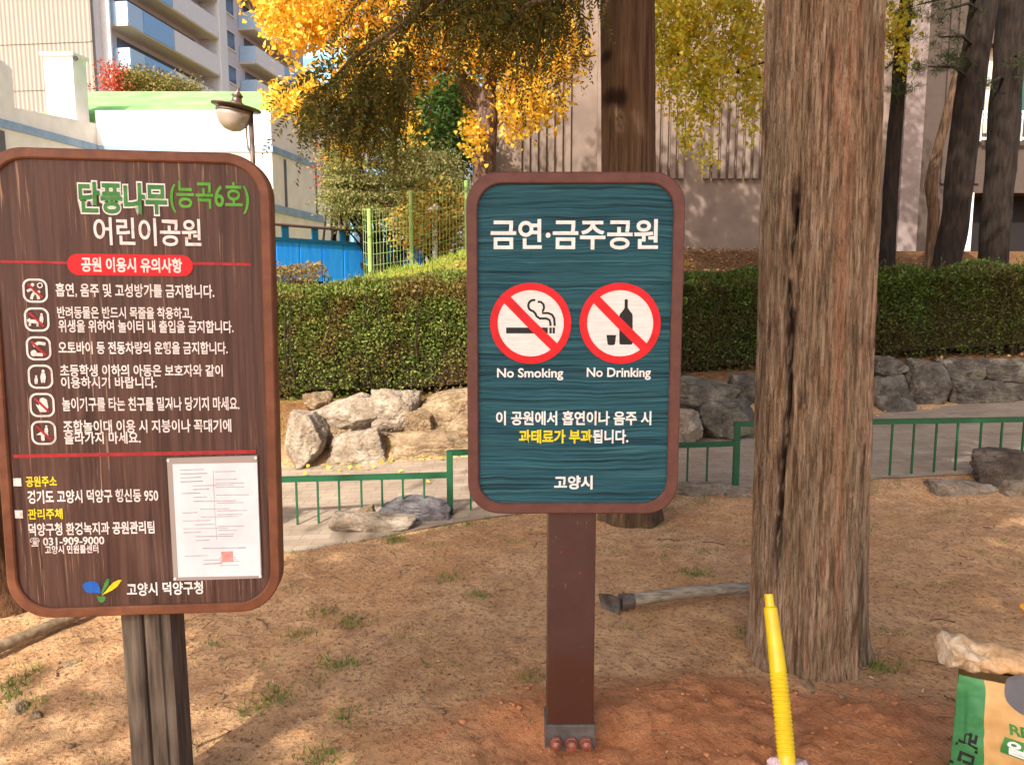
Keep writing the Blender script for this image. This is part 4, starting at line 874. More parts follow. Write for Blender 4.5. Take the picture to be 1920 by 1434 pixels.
# street lamp
BRZ = nmat('weathered_bronze', S(90, 78, 70), S(140, 124, 112), ns=6, rough=.4, bump=.1, metal=.7)
D = 9.0; a = P(471, 240, D); zt_ = P(471, 205, D)[2]
sl = thing('street_lamp', 'park lamp with glass globe and wide shade above the brown board', 'street lamp', (a[0], D, float(gz(a[0], D)))); org = np.array(sl.location)
m = MB(); m.tube([[a[0]+.02, D, org[2]-.1], [a[0], D, zt_]], .028, 12); m.build('pole', BRZ, sl, org, smooth=True)
gc = P(439, 214, D); sh = P(443, 200, D)
tl = np.array([[math.cos(.16), 0, math.sin(.16)], [0, 1, 0], [-math.sin(.16), 0, math.cos(.16)]])
def tilted(prof, n=28, mt=None, name='', par=None, c=gc, smooth=True, mats=None):
    mm = MB(); mm.lathe((0, 0, 0), prof, n); mm.V[0] = mm.V[0] @ tl.T+c; return mm.build(name, mats, par, org, smooth=smooth)
hd = tilted([(.0, .012), (.272, -.002), (.27, -.016), (.2, -.012), (.19, -.03), (0.02, -.03)][::-1], 32, name='lamp_shade', par=sl, c=sh, mats=BRZ)
tilted([(.10, 0), (.10, .025), (.06, .045), (.05, .10), (.07, .11), (.02, .16), (.018, .2)], 16, name='finial', par=sl, c=sh+[0, 0, .005], mats=BRZ)
t = NT('lamp_glass'); t.p.inputs['Transmission Weight'].default_value = .55; GLS = t.fin(S(214, 200, 186), .18, .6)
tilted([(.02, -.245), (.09, -.225), (.15, -.17), (.19, -.09), (.197, -.02), (.185, -.015)], 28, name='globe', par=sl, c=sh+[-.02, 0, -.03], mats=GLS)
tilted([(.199, -.045), (.203, -.03), (.199, -.012), (.12, .0)], 28, name='globe_band', par=sl, c=sh+[-.02, 0, -.03], mats=BRZ)
tilted([(.03, -.16), (.06, -.14), (.075, -.06), (.05, -.01)], 16, name='lamp_bulb', par=sl, c=sh+[-.02, 0, -.03], mats=WHT)
m = MB(); m.tube([P(462, 222, D), P(462, 252, D), P(465, 278, D), P(469, 284, D)], .010, 6); m.tube([P(447, 205, D), P(462, 207, D), P(472, 208, D)], .02, 8); m.build('bracket', BRZ, sl, org, smooth=True)

# ------------------------------------------------------------------ white building on the left
CREAM = nmat('cream_render', S(224, 218, 210), S(238, 232, 224), ns=2.2, rough=.85, bump=.15, bd=.01)
BAND = nmat('blue_grey_band', S(132, 156, 182), S(150, 174, 198), ns=3, rough=.8, bump=.1)
DKG = plain('dark_opening', S(92, 88, 90), .6)
wb = thing('white_building', 'low white building with blue bands and green sloping roof', 'building', (-9.5, 26, 1.0)); org = np.array(wb.location)
m = MB()
m.prism([(-12.56, 24), (-7.28, 24), (-7.26, 24.2), (-12.54, 24.2)], .5, 6.8)
m.prism([(-7.28, 24.0), (-6.7, 27.8), (-6.3, 30.5), (-6.55, 30.5), (-6.95, 27.8), (-7.26, 24.2)], .5, [6.8, 7.35, 7.35, 7.35, 7.35, 6.85])
m.prism([(-12.56, 24.0), (-13.03, 20.9), (-14.5, 20.9), (-14.5, 24.0)], .5, [6.42, 6.18, 6.18, 6.42])
m.prism([(-13.03, 20.9), (-13.2, 19.8), (-13.75, 16), (-16, 16), (-16, 20.9)], .5, [7.15, 7.6, 8.6, 8.6, 7.15])
m.prism([(-12.5, 24.3), (-7.3, 24.3), (-6.6, 30.2), (-12.5, 30.2)], .5, 6.4)
m.build('wall', CREAM, wb, org)
m = MB(); gslope = nmat('green_roof_coating', S(112, 168, 92), S(138, 190, 112), ns=1.2, rough=.85, bump=.1)
m.prism([(-14.4, 24.25), (-7.5, 24.25), (-7.1, 27.5), (-14.4, 27.5)], 6.41, [6.75, 6.75, 8.2, 8.2]); m.build('roof', gslope, wb, org)
m = MB()
for z0, z1 in ((5.58, 5.77), (3.79, 4.03)):
    m.prism([(-12.55, 23.96), (-7.24, 23.96), (-6.66, 27.8), (-6.70, 27.8), (-7.28, 23.998), (-12.55, 23.998)], z0, z1)
m.prism([(-12.52, 23.94), (-12.98, 20.9), (-13.15, 19.8), (-13.72, 16), (-13.75, 16), (-13.198, 19.8), (-13.028, 20.9), (-12.558, 23.94)], 5.58, 5.79)
m.build('band', BAND, wb, org)
for (u0, u1) in ((.8, .95), (3.25, 3.35)):
    dr = np.array([.15, .989]); mm = MB(); q = lambda u, v: tuple(np.array([-7.28, 24])+dr*u+np.array([.989, -.15])*v); mm.hex(q, u0, u1, -.02, .02, 4.04, 5.5); mm.build('window_slit', DKG, wb, org)
m = MB(); m.prism([(-13.12, 20.2), (-13.09, 20.45), (-13.06, 20.45), (-13.09, 20.2)], 4.6, 5.5); m.build('window_slit', DKG, wb, org)
m = MB(); m.prism([(-13.65, 23.4), (-12.81, 23.4), (-12.72, 23.96), (-13.58, 23.96)], 6.0, 8.2); m.prism([(-13.73, 23.34), (-12.75, 23.34), (-12.64, 24.02), (-13.66, 24.02)], 8.201, 8.30)
ch = m.build('chimney', CREAM, wb, org)
cc = P(142, 110, 23.4); m = MB(); th = np.linspace(0, 2*np.pi, 12, endpoint=False)
m.add([[cc[0]+.07*math.cos(a), y, cc[2]+.07*math.sin(a)] for y in (23.41, 23.37) for a in th], [[i, (i+1) % 12, 12+(i+1) % 12, 12+i] for i in range(12)]+[list(range(12, 24))]); m.build('vent_hole', INK_K, ch, org)

# ------------------------------------------------------------------ apartment block behind
ab = thing('apartment_building', 'tall apartment block with blue and white balconies behind the white building', 'building', (-26, 50, 0)); org = np.array(ab.location)
Aa = np.array([.113, .9936]); Bb = np.array([.9936, -.113]); O2 = np.array([-25.1, 48.2]); fr = lambda u, v: tuple(O2+Aa*u+Bb*v)
t = NT('ribbed_cream_concrete'); wv = t.n('TexWave'); wv.bands_direction = 'X'; wv.inputs['Scale'].default_value = 1.1; t.l(t.coord(), wv.inputs['Vector']); t.bump(wv.outputs['Fac'], .8, .05)
GAB = t.fin(t.ramp(wv.outputs['Fac'], [(.2, S(128, 119, 110)), (.6, S(152, 143, 133))]), .85, .2)
m = MB(); m.hex(fr, -.02, .25, -14, 0, 0, 36)
for z in (12.2, 14.9, 17.6): m.hex(fr, -.06, -.02, -14, -.02, z+1.2, z+1.3)
m.build('gable_wall', GAB, ab, org)
m = MB(); m.hex(fr, .26, 34, -13.8, -.05, 0, 35.5); FAC = plain('lilac_grey_render', S(222, 214, 214), .85); m.build('wall', FAC, ab, org)
BLB = plain('pale_blue_panel', S(188, 214, 238), .7); BLC = plain('blue_panel', S(150, 190, 232), .7); WHB = plain('white_panel', S(238, 232, 228), .8); WIN = plain('dim_glass', S(84, 88, 98), .25, .6); SLB = plain('balcony_slab', S(218, 206, 198), .85)
for k in range(-1, 6):
    z = 12.2+k*2.72
    for u0, seg in ((1.5, ((0, 1.6, BLB), (1.6, 5.2, BLC), (5.2, 11.6, WHB))), (19.5, ((0, 6.0, WHB), (6.0, 10.5, BLC)))):
        mm = MB(); L = seg[-1][1]
        mm.hex(fr, u0, u0+L, -.05, 1.35, z-.18, z)
        mm.hex(fr, u0+.001, u0+.1, 0, 1.40, z+.001, z+1.25, 1)
        for s0, s1, mt_ in seg: mm.hex(fr, u0+s0+.101, u0+s1, 1.27, 1.41, z-.10, z+1.25, 1+[BLB, BLC, WHB].index(mt_))
        mm.build('balcony', [SLB, BLB, BLC, WHB], ab, org)
        mm = MB(); mm.hex(fr, u0+1, u0+L-1, -.04, .0, z+.9, z+2.2); mm.build('window', WIN, ab, org)
    mm = MB(); mm.hex(fr, 15.2, 18.6, -.04, .03, z+.6, z+1.9); wn = mm.build('window', WIN, ab, org)
    mm = MB(); mm.hex(fr, 15.0, 18.8, -.04, .08, z+1.901, z+2.0); mm.hex(fr, 15.0, 18.8, -.04, .08, z+.5, z+.6); mm.build('window_frame', WHB, wn, org)
m = MB(); m.hex(fr, 13.15, 14.3, -.05, 1.5, 0, 36); m.build('pier', WHB, ab, org)
m = MB(); m.hex(fr, 1.0, 1.15, -.05, .5, 0, 36); m.hex(fr, .3, 1.5, 0, .12, 14.2, 14.4); m.build('downpipe', FAC, ab, org)
a = P(605, 80, 120)
tw = thing('glass_tower', 'distant pale blue glass tower seen through the yellow leaves', 'building', (a[0], 124, 0)); org = np.array(tw.location)
zt_ = P(605, 78, 120)[2]; x0, x1 = P(566, 100, 120)[0], P(655, 100, 120)[0]
TWG = nmat('tower_glass', S(104, 178, 214), S(132, 196, 226), scale=(.2, .2, 1), ns=.8, rough=.25, bump=0, spec=.6); TWD = plain('tower_spandrel', S(70, 156, 204), .3, .6)
m = MB(); m.box(((x0+x1)/2, 124, zt_/2), (x1-x0, 8, zt_)); m.build('wall', TWG, tw, org)
for z in np.arange(zt_-16, zt_, 3.2):
    m = MB(); m.box(((x0+x1)/2, 119.9, z), (x1-x0+.1, .2, 1.2)); m.build('window_band', TWD, tw, org)

# ------------------------------------------------------------------ ribbed building on the right
RIB = nmat('pinkish_concrete', S(116, 100, 88), S(138, 120, 106), ns=1.5, rough=.9, bump=.2, bd=.01); RIBD = plain('shaded_concrete', S(78, 66, 58), .9); PIL = nmat('pale_pillar_paint', S(118, 104, 97), S(134, 120, 112), ns=2, rough=.85, bump=.1)  # side wall uses a darker copy of the concrete, shade mixed into its colour
rb = thing('ribbed_building', 'pinkish concrete building with vertical ribs behind the trees', 'building', (3, 19, 2.2)); org = np.array(rb.location); D = 18.0
X = lambda px, d=D: (px-960)/F*d*1.0
m = MB(); xl_, xr_ = P(905, 400, D)[0], P(1700, 400, D)[0]; m.box(((xl_+xr_)/2, D+4.5, 8), (xr_-xl_, 9, 14)); m.build('wall', RIB, rb, org)
zr = P(1340, 336, D)[2]
m = MB()
for g0, g1 in ((968, 1072), (1118, 1282), (1318, 1440), (1470, 1600)):
    x = g0
    while x < g1-6:
        a, b = P(x, 336, D)[0], P(x+9.5, 336, D)[0]; m.box(((a+b)/2, D-.05, (zr+15)/2), (b-a, .1, 15-zr)); x += 15.2
m.build('rib', RIB, rb, org)
m = MB(); a, b = P(1692, 300, 17.2)[0], P(1728, 300, 17.2)[0]; m.box(((a+b)/2, 17.45, 8), (b-a, .5, 14)); m.build('pillar', PIL, rb, org)
D2 = 19.0; a, b = P(1722, 300, D2)[0], P(2500, 300, D2)[0]; xo = P(1826, 300, D2)[0]
m = MB()
zw0, zw1 = P(1850, 250, D2)[2], P(1850, 82, D2)[2]; zd0, zd1 = P(1850, 478, D2)[2]-.3, P(1850, 362, D2)[2]; xe = P(2080, 300, D2)[0]
m.box(((a+xo)/2, D2+3, 8), (xo-a, 6, 14)); m.box(((xo+xe)/2, D2+3, (zd1+zw0)/2), (xe-xo, 6, zw0-zd1)); m.box(((xo+xe)/2, D2+3, (zw1+15)/2), (xe-xo, 6, 15-zw1)); m.box(((xe+b)/2, D2+3, 8), (b-xe, 6, 14))
for px in (1768, 1784, 1800, 1816, 1832): c = P(px, 300, D2)[0]; m.box((c, D2-.03, (P(px, 345, D2)[2]+15)/2), (.1, .06, 15-P(px, 345, D2)[2]))
m.build('side_wall', RIBD, rb, org)
m = MB(); m.box(((xo+xe)/2, D2+.8, (zd0+zd1)/2), (xe-xo, .1, zd1-zd0)); m.build('dark_doorway', plain('dark_interior', S(30, 24, 22), .8), rb, org)
m = MB(); m.box((xo-.03, D2-.02, (zd0+zd1)/2), (.13, .08, zd1-zd0)); m.build('door_frame', WHT, rb, org)
m = MB(); m.box(((xo+xe)/2, D2+.5, (zw0+zw1)/2), (xe-xo, .1, zw1-zw0)); wn = m.build('window', plain('green_glass', S(40, 78, 66), .2, .7), rb, org)
m = MB()
for px in (1852, 1905, 1960, 2020): c = P(px, 200, D2)[0]; m.box((c+.12, D2+.4, (zw0+zw1)/2), (.36 if px == 1852 else .12, .1, zw1-zw0))
m.box(((xo+xe)/2, D2+.4, zw1-.08), (xe-xo, .11, .16)); m.build('window_frame', plain('cream_frame', S(196, 190, 172), .6), wn, org)
m = MB(); z1_, z0_ = P(1880, 214, D2)[2], P(1880, 268, D2)[2]
for z in (z1_, z0_+.06, (z0_+z1_)/2+.2): m.box(((xo+xe)/2, D2-.2, z), (xe-xo, .05, .06))
for x in np.arange(xo, xe, .16): m.box((x, D2-.2, (z0_+z1_)/2), (.03, .03, z1_-z0_))
m.build('balcony_railing', WHT, rb, org)

# ------------------------------------------------------------------ tools and bag by the tree
# hoe lying on the ground
hz = .045; A = P(1165, 1126, 3.42); A[2] = float(gz(A[0], A[1]))+.05; B = P(1392, 1112, 3.55); B = A+(B-A)*1.55; B[2] = float(gz(B[0], B[1]))+.06
hoe = thing('hoe', 'old hoe with grey wooden handle lying left of the thick trunk', 'hoe', (A[0], A[1], A[2]-.05)); org = np.array(hoe.location)
m = MB(); s = np.linspace(0, 1, 14)[:, None]; c = A+(B-A)*s+np.concatenate([0*s, 0*s, .008*np.sin(s*5)], 1); m.tube(c, np.interp(s[:, 0], [0, .1, 1], [.030, .029, .027]), 12, wob=.05); m.build('handle', nmat('grey_weathered_wood', S(112, 102, 88), S(170, 158, 138), scale=(3, 20, 20), ns=3, rough=.9, bump=.6, bd=.004), hoe, org, smooth=True)
IRON = nmat('worn_iron', S(78, 72, 68), S(140, 130, 122), ns=10, rough=.45, bump=.4, bd=.004, metal=.6)
m = MB(); d = (B-A)/np.linalg.norm(B-A); m.tube([A-d*.005, A+d*.03, A+d*.06], [.038, .036, .032], 12)
q = A-d*.012; v = []
for th_ in (0, .008):
    for dx, dz, dy in ((-.02, .022, .03), (.02, .025, -.03), (.012, -.075, -.05), (-.055, -.055, .05), (-.07, .018, .05)): v.append(q+np.array([dx-.02+th_*.7, dy+th_*.7, dz]))
m.add(v, [[0, 1, 2, 3, 4], [9, 8, 7, 6, 5]]+[[i, 5+i, 5+(i+1) % 5, (i+1) % 5] for i in range(5)]); m.build('blade', IRON, hoe, org)
# yellow ribbed handle
YEL = nmat('yellow_plastic', S(226, 188, 10), S(240, 206, 18), ns=12, rough=.32, bump=.1, bd=.002, spec=.55)
b_ = P(1477, 1452, 2.17); t_ = P(1441, 1113, 2.40); yh = thing('yellow_tube_handle', 'yellow ribbed plastic tube leaning up in front of the thick trunk', 'tube', (b_[0], b_[1], b_[2])); org = np.array(yh.location)
m = MB(); n = 420; s = np.linspace(0, 1, n); c = b_+np.outer(s, t_-b_)+np.outer(np.sin(s*np.pi), [.008, .012, 0])
r = np.interp(s, [0, .5, .9, .915, .925, 1], [.0272, .0266, .0215, .0215, .0150, .0135]); r = r+.0016*np.sin(s*2*np.pi*44)*((s > .10) & (s < .54))
m.tube(c, r, 26); m.build('tube', YEL, yh, org, smooth=True)
m = MB(); c2 = c[1]; v, f = hullmesh(.125, .10, .09, 5, .7, .1); v = v*(1+.22*fbm(v*[60, 60, 14], 3, 8))[:, None]; m.add(v+b_+[.006, .012, -.002], f)
m.build('cloth_wrap', nmat('pinkish_cloth', S(186, 150, 152), S(224, 204, 198), scale=(4, 4, 1), ns=14, rough=.9, bump=.8, bd=.006), yh, org, smooth=True)

# mortar bag
Yb = 2.08; bo = P(1786, 1500, Yb); bw, bh = .37, .46
tz = P(1800, 1262, Yb)[2]; bz = 0.0
bag = thing('mortar_bag', 'open tan and green paper bag at the bottom right corner', 'bag', (bo[0]+bw/2, Yb+.06, bz)); org = np.array(bag.location)
x0_ = P(1788, 1360, Yb)[0]; shear = (P(1796, 1270, Yb)[0]-P(1781, 1434, Yb)[0])/(tz-P(1781, 1434, Yb)[2])
def bagpt(u, v, side=0):
    u = np.asarray(u, float); v = np.asarray(v, float)
    z = bz+v*(tz-bz); x = x0_+u*bw+shear*(z-.33)+.012*fbm(np.stack([v*5, u*4, 0*u], -1), 3, 3)*(u > .05)
    bulge_ = .06*np.sin(np.clip(u, 0, 1)*np.pi)**.6*np.sin(np.clip(v*.9+.08, 0, 1)*np.pi)**.6
    rid = .012*np.abs(fbm(np.stack([u*3+v*2.2, v*5-u*3.5, 0*u], -1), 4, 23))-.006
    yf_ = Yb-bulge_+rid-u*.17
    return np.stack([x, yf_, z], -1)
m = MB(); nu, nv = 70, 90; U, V = np.meshgrid(np.linspace(0, 1, nu), np.linspace(0, 1, nv)); Fp = bagpt(U, V); Bp = Fp.copy(); Bp[..., 1] = Yb+.16-U*.17; Bp[..., 0] += .10
idx = np.arange(nu*nv).reshape(nv, nu); qd = np.stack([idx[:-1, :-1], idx[:-1, 1:], idx[1:, 1:], idx[1:, :-1]], -1).reshape(-1, 4)
gcol = (U[:-1, :-1] < .135).ravel()
m.add(Fp, qd[~gcol], 0); m.add(Fp, qd[gcol], 1); m.add(Bp, qd[:, ::-1], 0)
for e in (0, nu-1):
    sd_ = np.concatenate([Fp[:, e], Bp[:, e]]); m.add(sd_, [[i, i+1, nv+i+1, nv+i] for i in range(nv-1)], 1 if e == 0 else 0)
KRAFT = nmat('kraft_paper', S(196, 150, 92), S(222, 180, 120), ns=5, rough=.6, bump=.35, bd=.006, dist=1.2); BGRN = nmat('bag_green_print', S(50, 116, 66), S(80, 146, 92), ns=7, rough=.45, bump=.3, bd=.005, spec=.4, dist=1)
body = m.build('bag_body', [KRAFT, BGRN], bag, org, smooth=True)
def decal(q, v2, f, u0, v0, su, sv, rot, mi, off=.0022):
    ca, sa = math.cos(rot), math.sin(rot); x = v2[:, 0]*ca-v2[:, 1]*sa; y = v2[:, 0]*sa+v2[:, 1]*ca
    pts = bagpt(u0+x*su/bw, v0+y*sv/(tz-bz)); pts[:, 1] -= off; q.add(pts, f, mi)
def guv(px, py):  # place on the bag front from the survey
    u = v = .5
    for _ in range(8): p = P(px, py, float(bagpt(u, v)[1])); u, v = ((p[0]-x0_-shear*(p[2]-.33))/bw, (p[2]-bz)/(tz-bz))
    return ((p[0]-x0_-shear*(p[2]-.33))/bw, (p[2]-bz)/(tz-bz))
def printed(nm, q): q.build(nm, [INK_K, INK_G, INK_W, GRYP], body, org)
GRYP = plain('grey_print', S(104, 100, 104), .6)
m = MB()
v2, f = glyphs('레미', .03); v2 = v2-(v2.min(0)+v2.max(0))/2; cu, cv = guv(1809, 1404); decal(m, v2*np.array([.070, .040]), f, cu, cv, 1, 1, -math.pi/2-.1, 0); printed('side_lettering', m); m = MB()
v2, f = glyphs('RE', .03); v2 = v2-v2.min(0); cu, cv = guv(1890, 1374); decal(m, v2*np.array([.036, .040]), f, cu, cv, 1, 1, -.04, 1); printed('lettering', m); m = MB()
an = np.linspace(0, 2*np.pi, 28, endpoint=False); rr = np.array(rrect(0, 0, .13, .048, .008, 4)); cu, cv = guv(1874, 1408)
g_, gf = [], []
nn = 14; uu, vv = np.meshgrid(np.linspace(0, .13, nn), np.linspace(0, .048, 6)); ii = np.arange(nn*6).reshape(6, nn)
decal(m, np.stack([uu.ravel(), vv.ravel()], -1), np.stack([ii[:-1, :-1], ii[:-1, 1:], ii[1:, 1:], ii[1:, :-1]], -1).reshape(-1, 4), cu, cv, 1, 1, -.10, 1)
v2, f = glyphs('일반', .035); v2 = v2-v2.min(0); decal(m, v2*np.array([.050, .042])+[.008, .004], f, cu, cv, 1, 1, -.10, 2, .0038); printed('name_label', m); m = MB()
cu, cv = guv(1925, 1303); R_ = .05; pp = [(0, 0)]+[(R_*k/4*math.cos(a), R_*k/4*math.sin(a)) for k in (1, 2, 3, 4) for a in an]
ff = [[0, 1+i, 1+(i+1) % 28] for i in range(28)]+[[1+k*28+i, 1+(k+1)*28+i, 1+(k+1)*28+(i+1) % 28, 1+k*28+(i+1) % 28] for k in range(3) for i in range(28)]
decal(m, np.array(pp), ff, cu, cv, 1, 1, 0, 3); printed('grey_disc', m)
# crumpled open mouth
m = MB(); nu, nv = 90, 26; U, V = np.meshgrid(np.linspace(-.01, 1.04, nu), np.linspace(0, 2*np.pi, nv))
rr_ = .044*(1+.35*fbm(np.stack([U*5, np.cos(V)*1.4, np.sin(V)*1.4], -1), 3, 51))*np.interp(U, [-.05, -.03, .1, .5, 1.04], [.6, .9, 1.1, .95, .75])
cr = np.abs(fbm(np.stack([U*np.interp(U, [0, .25, .5], [11, 8, 5]), np.cos(V)*3.2, np.sin(V)*3.2], -1), 3, 52))*.05*np.interp(U, [-.06, .2, .6], [1.0, .9, .7])
rr_ = rr_+cr-.016
zc = tz+.030+.012*np.sin(U*5)+.02*np.exp(-((U-.05)/.08)**2)-.06*np.clip(U-.45, 0, 1)
X_ = x0_+U*bw+shear*(tz-.33)-.01; Y_ = Yb+.05-U*.17+rr_*1.5*np.cos(V); Z_ = zc+rr_*np.sin(V)
idx = np.arange(nu*nv).reshape(nv, nu); m.add(np.stack([X_, Y_, Z_], -1), np.stack([idx[:-1, :-1], idx[:-1, 1:], idx[1:, 1:], idx[1:, :-1]], -1).reshape(-1, 4)); m.add(np.stack([X_[:, 0], Y_[:, 0], Z_[:, 0]], -1), [list(range(nv-1))])
t = NT('crumpled_paper'); v = t.coord(); g = t.noise(v, 26, 5, .6, 1.5); sx = t.n('SeparateXYZ'); t.l(t.n('TexCoord').outputs['Object'], sx.inputs[0])
col = t.mix(t.ramp(sx.outputs[0], [(0, (1, 1, 1)), (.001, (1, 1, 1))]), S(200, 160, 112), S(200, 160, 112))
lm = t.n('MapRange'); lm.inputs[1].default_value = -.21; lm.inputs[2].default_value = -.10; lm.inputs[3].default_value = 1; lm.inputs[4].default_value = 0; t.l(sx.outputs[0], lm.inputs[0])
col = t.mix(lm.outputs[0], t.ramp(g, [(.35, S(186, 140, 92)), (.65, S(222, 180, 130))]), t.ramp(g, [(.4, S(176, 146, 110)), (.6, S(216, 198, 172))])); t.bump(g, .4, .006)
m.build('bag_mouth', t.fin(col, .65, .3), bag, org, smooth=True)

# timber kerb lying along the drop behind the brown board, and the stump by it
m = MB(); a = P(-160, 1330, 2.75); b = P(250, 1160, 3.6); a[2] = float(gz(a[0], a[1]))+.03; b[2] = float(gz(b[0], b[1]))+.05
kerb = tag(MB().tube([a, (a*2+b)/3+[0, 0, .004], (a+b*2)/3+[0, 0, -.003], b], [.024, .026, .025, .02], 14, wob=.12).build('timber_edging', nmat('weathered_log', S(112, 92, 70), S(160, 136, 106), scale=(4, 14, 14), ns=3, rough=.9, bump=.6, bd=.01), None, a, smooth=True), 'weathered round timber edging at the lower left behind the brown board', 'timber')
st = P(5, 1195, 3.5); zz = float(gz(st[0], st[1])); stp = thing('tree_trunk', 'orange-brown tree base half hidden behind the brown board', 'tree', (st[0]-.12, 3.5, zz)); org = np.array(stp.location)
m = MB(); grid_trunk(m, lambda z: st[0]-.16+0*z, lambda z: 3.55+0*z, lambda Z, TH: .16+.13*np.exp(-np.clip(Z-zz, 0, 5)/.16)*(1+.3*np.cos(5*TH+1)), np.arange(zz-.15, 1.55, .03), 90, lambda TH, Z: .012*fbm(np.stack([np.cos(TH)*9, np.sin(TH)*9, Z*1.5], -1), 4, 71))
m.build('trunk', nmat('orange_bark', S(62, 40, 23), S(98, 64, 38), scale=(14, 14, 2), ns=3, rough=.95, bump=.9, bd=.02), stp, org, smooth=True)

# ------------------------------------------------------------------ ground cover
def on_ground(n, x0, x1, y0, y1): 
    x = RNG.uniform(x0, x1, n); y = RNG.uniform(y0, y1, n); return x, y
def nearz(x, y):
    p = np.stack([x, y, 0*x], -1); s_ = soilmask(x, y); ed = 1-sm(y-ye(x), -.2, .05)
    return gz(x, y)+ed*(.010*fbm(p*6, 4, 5)+.006*fbm(p*26, 3, 9))+s_*(.030*np.clip(fbm(p*15, 3, 21)+.12, 0, 1)+.012*fbm(p*34, 2, 33)+.022)-dip(x, y)
LIT = leafmat('dry_litter', [S(128, 92, 62), S(180, 140, 100), S(92, 66, 46), S(214, 176, 130), S(156, 108, 70), S(104, 74, 50)], .1, .9)
m = MB()
x, y = on_ground(36000, -2.4, 3.4, 1.7, 5.5); y = 1.7+(y-1.7)**1.0; keep = (y < ye(x)+.1) & (RNG.uniform(size=len(x)) < .25+.75*vn(np.stack([x*2.5, y*2.5, 0*x], -1), 4)) & ((soilmask(x, y) < .5) | (RNG.uniform(size=len(x)) < .25))
x, y = x[keep], y[keep]; z = nearz(x, y)+RNG.uniform(.002, .007, len(x)); n = len(x); Dr = RNG.normal(size=(n, 3))*[1, 1, .22]; s_ = RNG.uniform(.006, .024, n)
m.leaves(np.stack([x, y, z], -1), s_, s_*RNG.uniform(.15, .5, n), Dr, .5, Nrm=np.tile([0, 0, 1.], (n, 1))+RNG.normal(0, .35, (n, 3)))
x, y = on_ground(9000, -1, 7, 8.9, 17.5); z = gz(x, y)+.012; n = len(x); s_ = RNG.uniform(.02, .07, n); m.leaves(np.stack([x, y, z], -1), s_, s_*.7, RNG.normal(size=(n, 3))*[1, 1, .3], .6, Nrm=np.tile([0, 0, 1.], (n, 1))+RNG.normal(0, .4, (n, 3)))
tag(m.build('leaf_litter', LIT), 'dry brown needles and leaf scraps strewn over the earth', 'leaf litter', kind='stuff')
m = MB()
for i in range(60):
    x, y = RNG.uniform(-2.2, 3), RNG.uniform(1.8, 4.8)
    if y > ye(x)-.1: continue
    a = RNG.uniform(0, 6.28); L = RNG.uniform(.04, .16); x2, y2 = x+L*math.cos(a), y+L*math.sin(a); xm, ym = (x+x2)/2+RNG.normal(0, .01), (y+y2)/2+RNG.normal(0, .01)
    zz = nearz(np.array([x, xm, x2]), np.array([y, ym, y2]))+.005; m.tube([[x, y, zz[0]], [xm, ym, zz[1]+.003], [x2, y2, zz[2]]], RNG.uniform(.0012, .003), 5)
tag(m.build('twigs', BARKM), 'thin dry twigs scattered on the bare earth', 'twigs', kind='stuff')
m = MB(); hv, hf = hullmesh(1, 1, .7, 3, .7, .1, 2)
for i in range(620):
    insoil = i < 380
    x, y = (RNG.uniform(-.3, 1.9), RNG.uniform(1.95, 2.85)) if insoil else (RNG.uniform(-2.2, 3), RNG.uniform(1.8, 5.2))
    if insoil and soilmask(np.array([x]), np.array([y]))[0] < .4: continue
    if y > ye(x)+.1: continue
    s_ = RNG.uniform(.006, .016)*(1 if RNG.uniform() < .9 else 1.8); a = RNG.uniform(0, 6.28); R = np.array([[math.cos(a), -math.sin(a), 0], [math.sin(a), math.cos(a), 0], [0, 0, 1]])
    m.add(hv*s_ @ R.T+[x, y, nearz(np.array([x]), np.array([y]))[0]+s_*.12], hf, 1 if insoil and RNG.uniform() < .85 else 0)
tag(m.build('gravel', [ROCK_T, nmat('red_clods', S(160, 98, 62), S(198, 134, 92), ns=30, rough=.95, bump=.5)], smooth=True), 'small pebbles and red soil clods around the post and tree', 'gravel', kind='stuff')
GRS = leafmat('grass_blades', [S(82, 110, 44), S(112, 134, 56), S(138, 142, 66), S(70, 96, 40)], .3)
m = MB()
def tuft(p, n, L, spread, mt=0):
    C = np.array(p)+RNG.normal(0, 1, (n, 3))*[spread, spread, 0]
    C[:, 2] = nearz(C[:, 0], C[:, 1])-.004 if p[1] < 6 else gz(C[:, 0], C[:, 1])-.005
    m.leaves(C, L*RNG.uniform(.5, 1.2, n), L*.11, RNG.normal(0, .55, (n, 3))+[0, 0, 1], .35, mt)
for px, py in ((500, 1245), (610, 1245), (650, 1250), (520, 1310), (470, 1335), (650, 1350), (595, 1420), (625, 1425), (560, 1190), (735, 995), (880, 985), (1290, 1075), (1315, 1080), (15, 1305), (35, 1285), (65, 1262), (1650, 1255), (1235, 985), (1400, 1195), (740, 1015), (600, 1150), (840, 1085), (660, 1170), (40, 1330), (330, 1410), (985, 1275), (900, 1120)):
    p = G(px, py); tuft(p, int(RNG.uniform(50, 110)), RNG.uniform(.026, .044), .038)
for i in range(150):
    x, y = RNG.uniform(-2.2, 3), RNG.uniform(2.1, 5.3)
    if y < ye(x) and soilmask(np.array([x]), np.array([y]))[0] < .1: tuft((x, y, 0), int(RNG.uniform(10, 40)), RNG.uniform(.02, .036), .035)
for i in range(60):
    x = RNG.uniform(-2.2, 3.5); y = float(ye(x))+RNG.uniform(-.15, .15); tuft((x, y, 0), 14, .04, .03)
for i in range(700):
    x, y = RNG.uniform(-4.5, .1), RNG.uniform(8.75, 13); tuft((x, y, 7), 22, RNG.uniform(.07, .16), .09, 1)
for i in range(420):
    x, y = RNG.uniform(-2.3, 0), RNG.uniform(8.6, 9.7); tuft((x, y, 7), 14, RNG.uniform(.06, .1), .07, 2)
